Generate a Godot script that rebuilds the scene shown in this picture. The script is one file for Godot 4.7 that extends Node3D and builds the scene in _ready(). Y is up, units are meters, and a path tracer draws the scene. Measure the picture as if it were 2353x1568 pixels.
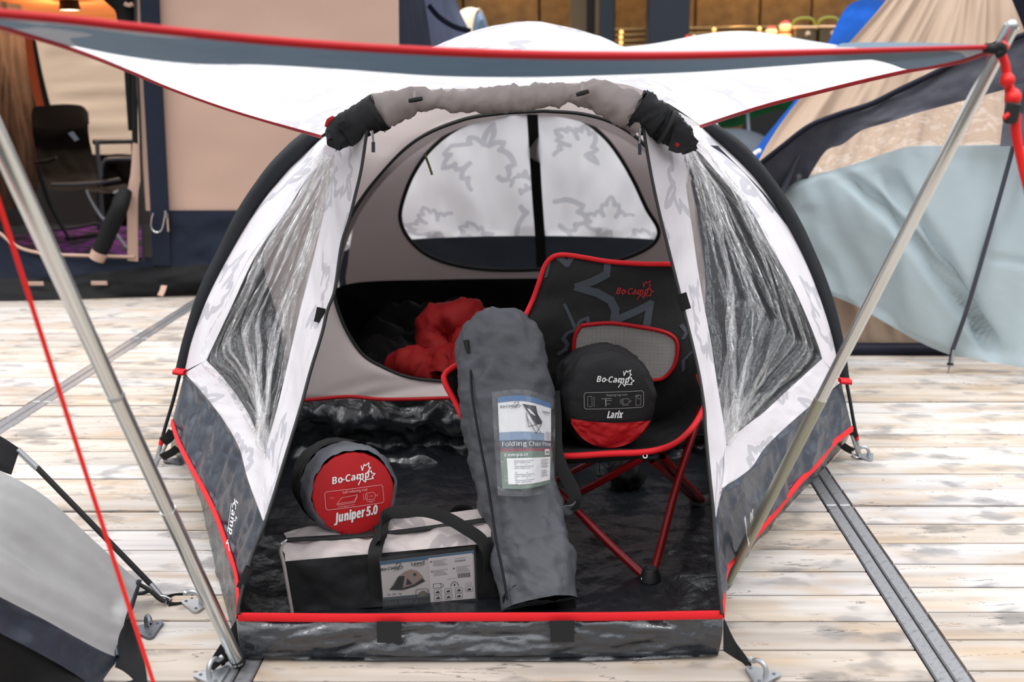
extends Node3D
# A pitched dome tent on a plank deck with camping gear in its porch, other tents and a building behind.
# Units are metres; the deck lies at y = 0, the camera looks along -z.

var M := {}
var used := {}
var rng := RandomNumberGenerator.new()
var wrinkle := FastNoiseLite.new()

func _ready() -> void:
	rng.seed = 7
	camera_and_light()
	materials()
	deck()
	building()
	canvas_tent()
	windbreak_side()
	dome_tent()
	porch_gear()
	folding_chair()
	sleeping_things()
	grey_tent()
	fittings()

func camera_and_light() -> void:
	var cam := Camera3D.new()
	cam.name = "camera"
	add_child(cam)
	cam.position = v(0, 1.15, 0)
	cam.rotation.x = -atan2(614.0, 2450.0)
	var lens := CameraAttributesPhysical.new()
	lens.frustum_focal_length = 35.0
	lens.exposure_aperture = 3.1
	lens.frustum_focus_distance = 2.55
	lens.frustum_near = 0.05
	lens.frustum_far = 200.0
	cam.attributes = lens
	cam.set_frustum(0.05 * 2.0 * 784.0 / 2450.0, Vector2(-0.05 * 93.5 / 2450.0, 0.0), 0.05, 200.0)
	cam.current = true
	var sky_mat := ProceduralSkyMaterial.new()
	sky_mat.sky_top_color = Color(0.96, 0.972, 0.99)
	sky_mat.sky_horizon_color = Color(0.25, 0.248, 0.246)
	sky_mat.sky_curve = 0.95
	sky_mat.sky_energy_multiplier = 2.15
	sky_mat.ground_bottom_color = Color(0.3, 0.29, 0.28)
	sky_mat.ground_horizon_color = Color(0.4, 0.4, 0.4)
	var env := Environment.new()
	env.background_mode = Environment.BG_SKY
	env.sky = Sky.new()
	env.sky.sky_material = sky_mat
	env.background_energy_multiplier = 1.0
	env.tonemap_mode = Environment.TONE_MAPPER_LINEAR
	env.tonemap_exposure = 0.8
	env.sdfgi_enabled = true
	env.ssao_enabled = true
	env.ssil_enabled = true
	var we := WorldEnvironment.new()
	we.name = "environment"
	we.environment = env
	add_child(we)
	# two added lights from upper left and right, to make the clear windows glint
	for d in [Vector3(-0.5, 0.82, 0.25), Vector3(0.5, 0.82, 0.25)]:
		var added_light := DirectionalLight3D.new()
		added_light.name = numbered("added_glint_light")
		added_light.light_energy = 0.42
		added_light.light_angular_distance = 15.0
		added_light.light_color = Color(1.0, 0.985, 0.965)
		added_light.shadow_enabled = true
		added_light.sky_mode = DirectionalLight3D.SKY_MODE_LIGHT_ONLY
		add_child(added_light)
		added_light.basis = Basis.looking_at(-d, Vector3.UP)

# ---------------------------------------------------------------- naming
func v(x: float, y: float, z: float) -> Vector3:
	return Vector3(x, y, z)

func numbered(called: String) -> String:
	var n: int = used.get(called, 0)
	used[called] = n + 1
	return called if n == 0 else "%s_%03d" % [called, n]

func tag(o: Node3D, label: String, category: String, group := "", kind := "") -> Node3D:
	o.set_meta("label", label)
	if category != "":
		o.set_meta("category", category)
	if group != "":
		o.set_meta("group", group)
	if kind != "":
		o.set_meta("kind", kind)
	return o

func thing(called: String, label: String, category: String, at := Vector3.ZERO, group := "") -> Node3D:
	var o := Node3D.new()
	o.name = numbered(called)
	o.position = at
	add_child(o)
	return tag(o, label, category, group)

func put(called: String, mesh: Mesh, mat: Material, parent: Node3D = null) -> MeshInstance3D:
	var o := MeshInstance3D.new()
	o.mesh = mesh
	o.material_override = mat
	if parent == null:
		o.name = numbered(called)
		add_child(o, true)
	else:
		o.name = called
		var n := 0
		while parent.has_node(NodePath(o.name)):
			n += 1
			o.name = "%s_%03d" % [called, n]
		parent.add_child(o, true)
		if not parent is MeshInstance3D:
			o.position = -parent.position
	return o

func struct(called: String, mesh: Mesh, mat: Material, label: String) -> MeshInstance3D:
	var o := put(called, mesh, mat)
	o.set_meta("kind", "structure")
	o.set_meta("label", label)
	return o

# ---------------------------------------------------------------- curves and meshes
func cr(pts: Array, n: int) -> PackedVector3Array:      # smooth curve through points, n + 1 even steps
	var dense := PackedVector3Array()
	var k := pts.size()
	if k == 2:
		dense = PackedVector3Array([pts[0], pts[1]])
	else:
		for i in k - 1:
			var p0: Vector3 = pts[maxi(i - 1, 0)]
			var p1: Vector3 = pts[i]
			var p2: Vector3 = pts[i + 1]
			var p3: Vector3 = pts[mini(i + 2, k - 1)]
			var h := p1.distance_to(p2)
			var m1 := (p2 - p0) * (h / maxf(p1.distance_to(p0) + h, 1e-6))
			var m2 := (p3 - p1) * (h / maxf(p3.distance_to(p2) + h, 1e-6))
			for s in 10:
				var t := s / 10.0
				var t2 := t * t
				var t3 := t2 * t
				dense.append(p1 * (2 * t3 - 3 * t2 + 1) + m1 * (t3 - 2 * t2 + t) + p2 * (3 * t2 - 2 * t3) + m2 * (t3 - t2))
		dense.append(pts[k - 1])
	return even(dense, n)

func even(dense: PackedVector3Array, n: int) -> PackedVector3Array:
	var cum := PackedFloat32Array([0.0])
	for i in range(1, dense.size()):
		cum.append(cum[i - 1] + dense[i].distance_to(dense[i - 1]))
	var out := PackedVector3Array()
	var j := 0
	for i in n + 1:
		var want := cum[-1] * i / n
		while j < dense.size() - 2 and cum[j + 1] < want:
			j += 1
		var seg := maxf(cum[j + 1] - cum[j], 1e-9)
		out.append(dense[j].lerp(dense[j + 1], clampf((want - cum[j]) / seg, 0, 1)))
	return out

func loft(curves: Array, nu: int, nv: int) -> Array:    # rows of points: skin over curves
	var sampled := []
	for c in curves:
		sampled.append(cr(c, nu))
	var rows := []
	for i in nv + 1:
		rows.append(PackedVector3Array())
	for u in nu + 1:
		var across := []
		for s in sampled:
			across.append(s[u])
		var col: PackedVector3Array
		if across.size() == 2:
			col = PackedVector3Array()
			for i in nv + 1:
				col.append(across[0].lerp(across[1], float(i) / nv))
		else:
			col = cr(across, nv)
		for i in nv + 1:
			rows[i].append(col[i])
	return rows

func normals(rows: Array, closed := false) -> Array:
	var out := []
	var h := rows.size()
	var w: int = rows[0].size()
	for j in h:
		var line := PackedVector3Array()
		for i in w:
			var il := i - 1
			var ir := i + 1
			if closed:
				if il < 0: il = w - 2
				if ir > w - 1: ir = 1
			else:
				il = maxi(il, 0)
				ir = mini(ir, w - 1)
			var du: Vector3 = rows[j][ir] - rows[j][il]
			var dv: Vector3 = rows[mini(j + 1, h - 1)][i] - rows[maxi(j - 1, 0)][i]
			line.append(du.cross(dv).normalized())
		out.append(line)
	return out

# cloth folds: moves points along the normal by noise stretched along one direction; edge = share of the border kept still
func crease(rows: Array, amp: float, fu: float, fv: float, sd: int, edge := 0.12, sharp := false) -> Array:
	wrinkle.seed = sd
	wrinkle.frequency = 1.0
	wrinkle.fractal_octaves = 3
	wrinkle.fractal_type = FastNoiseLite.FRACTAL_RIDGED if sharp else FastNoiseLite.FRACTAL_FBM
	var nn := normals(rows)
	var h := rows.size()
	var w: int = rows[0].size()
	var lu := 0.0
	var lv := 0.0
	for i in range(1, w):
		lu += rows[h / 2][i].distance_to(rows[h / 2][i - 1])
	for j in range(1, h):
		lv += rows[j][w / 2].distance_to(rows[j - 1][w / 2])
	var out := []
	for j in h:
		var line := PackedVector3Array()
		for i in w:
			var s := float(i) / (w - 1)
			var t := float(j) / (h - 1)
			var k := 1.0
			if edge > 0:
				k = smoothstep(0, edge, s) * smoothstep(0, edge, 1 - s) * smoothstep(0, edge, t) * smoothstep(0, edge, 1 - t)
			var p: Vector3 = rows[j][i]
			line.append(p + nn[j][i] * amp * k * wrinkle.get_noise_2d(s * lu * fu, t * lv * fv))
		out.append(line)
	return out

# a straight pulled fold from a to b, given in shares of the skin's width and height
func fold(rows: Array, a: Vector2, b: Vector2, amp: float, wide: float) -> Array:
	var nn := normals(rows)
	var h := rows.size()
	var w: int = rows[0].size()
	var out := []
	for j in h:
		var line := PackedVector3Array()
		for i in w:
			var p := Vector2(float(i) / (w - 1), float(j) / (h - 1))
			var t := clampf((p - a).dot(b - a) / (b - a).length_squared(), 0, 1)
			var d := p.distance_to(a.lerp(b, t)) / wide
			var k := exp(-d * d) * smoothstep(0, 0.15, t + 0.03) * smoothstep(0, 0.15, 1.03 - t)
			line.append(rows[j][i] + nn[j][i] * amp * k)
		out.append(line)
	return out

func skin(rows: Array, closed := false, st: SurfaceTool = null) -> Mesh:
	var own := st == null
	if own:
		st = SurfaceTool.new()
		st.begin(Mesh.PRIMITIVE_TRIANGLES)
	var h := rows.size()
	var w: int = rows[0].size()
	var nn := normals(rows, closed)
	var lu := PackedFloat32Array([0.0])
	for i in range(1, w):
		var best := 0.0
		for j in [0, h / 2, h - 1]:
			best = maxf(best, rows[j][i].distance_to(rows[j][i - 1]))
		lu.append(lu[i - 1] + best)
	var lv := PackedFloat32Array([0.0])
	for j in range(1, h):
		var best := 0.0
		for i in [0, w / 2, w - 1]:
			best = maxf(best, rows[j][i].distance_to(rows[j - 1][i]))
		lv.append(lv[j - 1] + best)
	var arr := []
	arr.resize(Mesh.ARRAY_MAX)
	var pos := PackedVector3Array()
	var nor := PackedVector3Array()
	var uv := PackedVector2Array()
	for j in h:
		for i in w:
			pos.append(rows[j][i])
			nor.append(nn[j][i])
			uv.append(Vector2(lu[i], lv[j]))
	var idx := PackedInt32Array()
	for j in h - 1:
		for i in w - 1:
			var a := j * w + i
			idx.append_array(PackedInt32Array([a, a + w, a + 1, a + 1, a + w, a + w + 1]))
	arr[Mesh.ARRAY_VERTEX] = pos
	arr[Mesh.ARRAY_NORMAL] = nor
	arr[Mesh.ARRAY_TEX_UV] = uv
	arr[Mesh.ARRAY_INDEX] = idx
	var m := ArrayMesh.new()
	m.add_surface_from_arrays(Mesh.PRIMITIVE_TRIANGLES, arr)
	if own:
		return m
	st.append_from(m, 0, Transform3D())
	return null

func tool() -> SurfaceTool:
	var st := SurfaceTool.new()
	st.begin(Mesh.PRIMITIVE_TRIANGLES)
	return st

func frames(line: PackedVector3Array, up := Vector3.ZERO) -> Array:
	var out := []
	var n := line.size()
	var side := Vector3.ZERO
	for i in n:
		var t := (line[mini(i + 1, n - 1)] - line[maxi(i - 1, 0)]).normalized()
		if up != Vector3.ZERO:
			side = up.cross(t).normalized()
		elif i == 0:
			side = t.cross(Vector3.UP if absf(t.y) < 0.9 else Vector3.RIGHT).normalized()
		else:
			side = (side - t * side.dot(t)).normalized()
		out.append(Basis(side, t.cross(side).normalized(), t))
	return out

# a round bar along a line; radius may be a number or a list spread along the line; flat < 1 squashes it
func bar(st: SurfaceTool, line: PackedVector3Array, radius, sides := 10, caps := true, flat := 1.0, up := Vector3.ZERO) -> void:
	var fr := frames(line, up)
	var n := line.size()
	var rows := []
	for i in n:
		var r: float
		if radius is Array:
			var q: float = float(i) / maxi(n - 1, 1) * (radius.size() - 1)
			var a := int(q)
			r = lerpf(radius[a], radius[mini(a + 1, radius.size() - 1)], q - a)
		else:
			r = radius
		var ring := PackedVector3Array()
		for k in sides + 1:
			var an := TAU * k / sides
			ring.append(line[i] + fr[i].x * cos(an) * r + fr[i].y * sin(an) * r * flat)
		rows.append(ring)
	skin(rows, true, st)
	if caps:
		for e in [0, n - 1]:
			var c := line[e]
			var ring: PackedVector3Array = rows[e]
			var fan := []
			var mid := PackedVector3Array()
			for k in sides + 1:
				mid.append(c)
			fan = [ring, mid] if e > 0 else [mid, ring]
			skin(fan, false, st)

func rod(pts: Array, radius, sides := 10, n := 0, flat := 1.0, up := Vector3.ZERO) -> Mesh:
	var st := tool()
	var line: PackedVector3Array = cr(pts, n) if n > 0 else PackedVector3Array(pts)
	bar(st, line, radius, sides, true, flat, up)
	return st.commit()

# flat tape with thickness: width runs along `across`
func tape(pts: Array, across: Vector3, width: float, thick := 0.0025, n := 40) -> Mesh:
	var st := tool()
	var line := cr(pts, n)
	var rows := []
	for i in line.size():
		var t := (line[mini(i + 1, n)] - line[maxi(i - 1, 0)]).normalized()
		var a := (across - t * across.dot(t)).normalized()
		var nrm := t.cross(a).normalized()
		var w := width * 0.5
		var h := thick * 0.5
		var p := line[i]
		rows.append(PackedVector3Array([p - a * w - nrm * h, p + a * w - nrm * h, p + a * w + nrm * h, p - a * w + nrm * h, p - a * w - nrm * h]))
	var m := skin(rows, true) as ArrayMesh
	st.append_from(m, 0, Transform3D())
	return st.commit()

func box(st: SurfaceTool, c: Vector3, s: Vector3, ch := 0.004, b := Basis()) -> void:
	var h := s * 0.5
	ch = minf(ch, minf(h.x, minf(h.y, h.z)) * 0.9)
	var q := func(a: Vector3, d: Vector3, e: Vector3, f: Vector3) -> void:
		var n := (d - a).cross(e - a).normalized()
		if n.dot((a + d + e + f) * 0.25) > 0:
			n = -n
			var t := d
			d = f
			f = t
		for p in [a, d, e, a, e, f]:
			st.set_normal(b * -n)
			st.set_uv(Vector2(p.x + p.z, p.y + p.z))
			st.add_vertex(c + b * p)
	var i := h - Vector3.ONE * ch
	for sg in [-1.0, 1.0]:
		q.call(v(sg * h.x, -i.y, -i.z), v(sg * h.x, i.y, -i.z), v(sg * h.x, i.y, i.z), v(sg * h.x, -i.y, i.z))
		q.call(v(-i.x, sg * h.y, -i.z), v(i.x, sg * h.y, -i.z), v(i.x, sg * h.y, i.z), v(-i.x, sg * h.y, i.z))
		q.call(v(-i.x, -i.y, sg * h.z), v(i.x, -i.y, sg * h.z), v(i.x, i.y, sg * h.z), v(-i.x, i.y, sg * h.z))
		for sh in [-1.0, 1.0]:
			q.call(v(sg * h.x, sh * i.y, -i.z), v(sg * h.x, sh * i.y, i.z), v(sg * i.x, sh * h.y, i.z), v(sg * i.x, sh * h.y, -i.z))
			q.call(v(sg * h.x, -i.y, sh * i.z), v(sg * h.x, i.y, sh * i.z), v(sg * i.x, i.y, sh * h.z), v(sg * i.x, -i.y, sh * h.z))
			q.call(v(-i.x, sg * h.y, sh * i.z), v(i.x, sg * h.y, sh * i.z), v(i.x, sg * i.y, sh * h.z), v(-i.x, sg * i.y, sh * h.z))
			for sk in [-1.0, 1.0]:
				q.call(v(sg * h.x, sh * i.y, sk * i.z), v(sg * i.x, sh * h.y, sk * i.z), v(sg * i.x, sh * i.y, sk * h.z), v(sg * i.x, sh * i.y, sk * h.z))

func block(c: Vector3, s: Vector3, ch := 0.004, b := Basis()) -> Mesh:
	var st := tool()
	box(st, c, s, ch, b)
	return st.commit()

func ball(st: SurfaceTool, c: Vector3, r: Vector3, seg := 14) -> void:
	var s := SphereMesh.new()
	s.radius = 1.0
	s.height = 2.0
	s.radial_segments = seg
	s.rings = seg / 2
	st.append_from(s, 0, Transform3D(Basis.from_scale(r), c))

# solid of revolution about an axis: profile of Vector2(along, radius); lump = noise relief
func turned(base: Vector3, axis: Vector3, up: Vector3, profile: Array, sides: int, lump := 0.0, lf := 6.0, sd := 3, squash := 1.0) -> Array:
	var a := axis.normalized()
	var u := (up - a * up.dot(a)).normalized()
	var s := u.cross(a).normalized()
	wrinkle.seed = sd
	wrinkle.frequency = 1.0
	wrinkle.fractal_type = FastNoiseLite.FRACTAL_FBM
	var rows := []
	for p in profile:
		var ring := PackedVector3Array()
		for k in sides + 1:
			var an := TAU * k / sides
			var dir := s * sin(an) + u * cos(an) * squash
			var r: float = p.y
			if lump > 0 and r > 0.004:
				r += lump * wrinkle.get_noise_3d(cos(an) * lf * 0.3, sin(an) * lf * 0.3, p.x * lf * 2.0)
			ring.append(base + a * p.x + dir * r)
		rows.append(ring)
	return rows

func profile(pts: Array, n: int) -> Array:
	var q := []
	for p in pts:
		q.append(v(p.x, p.y, 0))
	var out := []
	for p in cr(q, n):
		out.append(Vector2(p.x, maxf(p.y, 0.0)))
	return out

# ---------------------------------------------------------------- flat print: triangles in a plane, laid on a surface by a map
func f_text(fl: PackedVector2Array, text: String, at: Vector2, height: float, weight := 700, slant := 0.0, squeeze := 1.0, turn := 0.0) -> void:
	var t := TextMesh.new()
	var f := SystemFont.new()
	f.font_names = PackedStringArray(["Droid Sans"])
	f.font_weight = weight
	t.font = f
	t.text = text
	t.font_size = 32
	t.pixel_size = height / 32.0
	t.depth = 0.0
	t.curve_step = 2.0
	var a := t.surface_get_arrays(0)
	var pos: PackedVector3Array = a[Mesh.ARRAY_VERTEX]
	var idx: PackedInt32Array = a[Mesh.ARRAY_INDEX] if a[Mesh.ARRAY_INDEX] != null else PackedInt32Array(range(pos.size()))
	for i in idx:
		fl.append(at + Vector2(pos[i].x * squeeze + pos[i].y * slant, pos[i].y).rotated(turn))

func f_line(fl: PackedVector2Array, pts: Array, width: float) -> void:
	for i in pts.size() - 1:
		var a: Vector2 = pts[i]
		var b: Vector2 = pts[i + 1]
		var t := (b - a).normalized()
		var n := Vector2(-t.y, t.x) * width * 0.5
		a -= t * width * 0.3
		b += t * width * 0.3
		var m := maxi(1, int(a.distance_to(b) / 0.03))
		for k in m:
			var p := a.lerp(b, float(k) / m)
			var q := a.lerp(b, float(k + 1) / m)
			fl.append_array(PackedVector2Array([p - n, q - n, q + n, p - n, q + n, p + n]))

func f_rect(fl: PackedVector2Array, lo: Vector2, hi: Vector2) -> void:
	var m := maxi(1, int((hi.x - lo.x) / 0.012))
	var k := maxi(1, int((hi.y - lo.y) / 0.03))
	for i in m:
		for j in k:
			var a := Vector2(lerpf(lo.x, hi.x, float(i) / m), lerpf(lo.y, hi.y, float(j) / k))
			var b := Vector2(lerpf(lo.x, hi.x, float(i + 1) / m), lerpf(lo.y, hi.y, float(j + 1) / k))
			fl.append_array(PackedVector2Array([a, Vector2(b.x, a.y), b, a, b, Vector2(a.x, b.y)]))

func f_frame(fl: PackedVector2Array, lo: Vector2, hi: Vector2, w: float, r := 0.004) -> void:
	f_line(fl, [Vector2(lo.x + r, lo.y), Vector2(hi.x - r, lo.y), Vector2(hi.x, lo.y + r), Vector2(hi.x, hi.y - r), Vector2(hi.x - r, hi.y), Vector2(lo.x + r, hi.y), Vector2(lo.x, hi.y - r), Vector2(lo.x, lo.y + r), Vector2(lo.x + r, lo.y)], w)

func f_poly(fl: PackedVector2Array, pts: PackedVector2Array) -> void:
	var idx := Geometry2D.triangulate_polygon(pts)
	for i in idx:
		fl.append(pts[i])

func print_on(called: String, fl: PackedVector2Array, place: Callable, mat: Material, parent: Node3D) -> MeshInstance3D:
	var st := tool()
	for i in range(0, fl.size(), 3):
		var a: Vector3 = place.call(fl[i])
		var b: Vector3 = place.call(fl[i + 1])
		var c: Vector3 = place.call(fl[i + 2])
		var n := (b - a).cross(c - a)
		if n.length() < 1e-12:
			continue
		n = n.normalized()
		for p in [a, b, c]:
			st.set_normal(-n)
			st.add_vertex(p)
	return put(called, st.commit(), mat, parent)

func leaf_shape() -> Array:                             # jagged five-lobed leaf, stem down
	var half := [Vector2(0.06, -0.42), Vector2(0.42, -0.52), Vector2(0.36, -0.34), Vector2(0.88, 0.02), Vector2(0.72, 0.1), Vector2(0.84, 0.42), Vector2(0.55, 0.35), Vector2(0.47, 0.5), Vector2(0.22, 0.22), Vector2(0.3, 0.72), Vector2(0.14, 0.66)]
	var out := [Vector2(0, -0.95)]
	out.append_array(half)
	out.append(Vector2(0, 1))
	for i in half.size():
		var p: Vector2 = half[half.size() - 1 - i]
		out.append(Vector2(-p.x, p.y))
	return out

func f_logo(fl: PackedVector2Array, at: Vector2, h: float, turn := 0.0) -> void:   # lettering with a leaf outline behind its end
	f_text(fl, "Bo", at + Vector2(-h * 1.35, 0).rotated(turn), h, 700, 0.18, 0.95, turn)
	f_text(fl, "-Camp", at + Vector2(h * 0.62, 0).rotated(turn), h, 700, 0.18, 0.95, turn)
	var lf := leaf_shape()
	var line := []
	var c := at + Vector2(h * 1.45, h * 0.12).rotated(turn)
	for i in range(0, lf.size() - 4):
		var k := (i + lf.size()) % lf.size()
		line.append(c + (lf[k] * h * 1.3).rotated(-0.62 + turn))
	line.insert(1, c + (Vector2(-0.02, -0.42) * h * 1.3).rotated(-0.62 + turn))
	line.resize(line.size() - 3)
	f_line(fl, line, h * 0.1)
	f_line(fl, [c + (Vector2(0, -0.44) * h * 1.3).rotated(-0.62 + turn), c + (Vector2(-0.42, -0.52) * h * 1.3).rotated(-0.62 + turn)], h * 0.1)

func on_rows(rows: Array, off: float) -> Callable:      # (s, t) in 0..1 over a skin, raised by off
	var nn := normals(rows)
	return func(p: Vector2) -> Vector3:
		var w: int = rows[0].size() - 1
		var h := rows.size() - 1
		var x := clampf(p.x, 0, 0.9999) * w
		var y := clampf(p.y, 0, 0.9999) * h
		var i := int(x)
		var j := int(y)
		var fx := x - i
		var fy := y - j
		var a: Vector3 = rows[j][i].lerp(rows[j][i + 1], fx).lerp(rows[j + 1][i].lerp(rows[j + 1][i + 1], fx), fy)
		return a + nn[j][i] * off

# ---------------------------------------------------------------- materials
func noise_tex(freq: float, octaves: int, sd: int, normal := false, strength := 4.0, size := 512, ramp: Gradient = null, ridged := false) -> NoiseTexture2D:
	var n := FastNoiseLite.new()
	n.seed = sd
	n.frequency = freq
	n.fractal_octaves = octaves
	if ridged:
		n.fractal_type = FastNoiseLite.FRACTAL_RIDGED
	var t := NoiseTexture2D.new()
	t.width = size
	t.height = size
	t.seamless = true
	t.as_normal_map = normal
	t.bump_strength = strength
	if ramp:
		t.color_ramp = ramp
	t.noise = n
	return t

func plain(c: Color, rough := 0.6, metal := 0.0, spec := 0.5) -> StandardMaterial3D:
	var m := StandardMaterial3D.new()
	m.albedo_color = c
	m.roughness = rough
	m.metallic = metal
	m.metallic_specular = spec
	m.cull_mode = BaseMaterial3D.CULL_DISABLED
	return m

func cloth(c: Color, rough := 0.65, nrm := 0.25, scale := 3.0, through := 0.0, spec := 0.35, tex: Texture2D = null) -> StandardMaterial3D:
	var m := plain(c, rough, 0.0, spec)
	m.normal_enabled = true
	m.normal_texture = M.crumple_n
	m.normal_scale = nrm
	m.uv1_scale = Vector3.ONE * scale
	if through > 0:
		m.backlight_enabled = true
		var lin := Color(1, 1, 1) if tex else c
		var top := maxf(lin.r, maxf(lin.g, lin.b))
		m.backlight = Color(lin.r / top * through, lin.g / top * through, lin.b / top * through)
	if tex:
		m.albedo_texture = tex
		m.normal_enabled = false
		m.uv1_scale = Vector3.ONE * 0.95
		m.heightmap_enabled = true
		m.heightmap_texture = M.crumple_h
		m.heightmap_scale = nrm
	return m

func leaf_texture(ground: Color, ink: Color, size: int, sizes: Array, stroke: float, sd: int) -> ImageTexture:
	var img := Image.create(size, size, false, Image.FORMAT_RGB8)
	img.fill(ground)
	var r := RandomNumberGenerator.new()
	r.seed = sd
	var lf := leaf_shape()
	for e in sizes:
		var c := Vector2(e[0], e[1]) * size
		var sc: float = e[2] * size
		var turn: float = e[3]
		var wid: float = stroke * size * (0.6 + e[2] * 2.2)
		var from := r.randi() % lf.size()
		for i in range(from, from + lf.size() - 5):
			var a: Vector2 = c + (lf[i % lf.size()] * sc).rotated(turn)
			var b: Vector2 = c + (lf[(i + 1) % lf.size()] * sc).rotated(turn)
			var ab := b - a
			var len2 := maxf(ab.length_squared(), 1e-6)
			var lo := a.min(b) - Vector2.ONE * wid
			var hi := a.max(b) + Vector2.ONE * wid
			for y in range(int(lo.y), int(hi.y) + 1):
				for x in range(int(lo.x), int(hi.x) + 1):
					var p := Vector2(x, y)
					var t := clampf((p - a).dot(ab) / len2, 0, 1)
					var bow := ab.orthogonal() * 0.12 * sin(t * PI)
					if p.distance_squared_to(a + ab * t + bow) < wid * wid * 0.25:
						img.set_pixel(posmod(x, size), posmod(y, size), ink)
	return ImageTexture.create_from_image(img)

func wood_texture(sd: int) -> ImageTexture:             # weathered pale boards, grain along u
	var w := 1024
	var h := 512
	var n := FastNoiseLite.new()
	n.seed = sd
	var layer := func(fx: float, fy: float, oct: int, s: int) -> PackedByteArray:
		n.seed = sd + s
		n.fractal_octaves = oct
		n.frequency = 0.02
		var iw := maxi(8, int(w * fx))
		var ih := maxi(8, int(h * fy))
		var im := n.get_seamless_image(iw, ih)
		im.resize(w, h, Image.INTERPOLATE_CUBIC)
		return im.get_data()
	var grain: PackedByteArray = layer.call(0.06, 1.0, 4, 1)
	var fine: PackedByteArray = layer.call(0.2, 1.0, 3, 2)
	var stain: PackedByteArray = layer.call(0.3, 0.45, 4, 3)
	var warm: PackedByteArray = layer.call(0.2, 0.5, 3, 4)
	var crack: PackedByteArray = layer.call(0.1, 0.9, 4, 5)
	var out := PackedByteArray()
	out.resize(w * h * 3)
	var pale := Vector3(0.74, 0.713, 0.688)
	var tan := Vector3(0.705, 0.635, 0.56)
	var grey := Vector3(0.50, 0.49, 0.485)
	for i in w * h:
		var g := grain[i] / 255.0
		var f := fine[i] / 255.0
		var c := pale.lerp(tan, smoothstep(0.45, 0.85, warm[i] / 255.0) * 0.75)
		c = c.lerp(grey, smoothstep(0.60, 0.86, stain[i] / 255.0) * (0.35 + 0.5 * f))
		c *= 0.88 + 0.16 * g + 0.08 * (f - 0.5)
		var k := crack[i] / 255.0
		if absf(k - 0.5) < 0.007 and f > 0.5:
			c *= 0.72
		out[i * 3] = int(clampf(c.x, 0, 1) * 255)
		out[i * 3 + 1] = int(clampf(c.y, 0, 1) * 255)
		out[i * 3 + 2] = int(clampf(c.z, 0, 1) * 255)
	return ImageTexture.create_from_image(Image.create_from_data(w, h, false, Image.FORMAT_RGB8, out))

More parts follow.
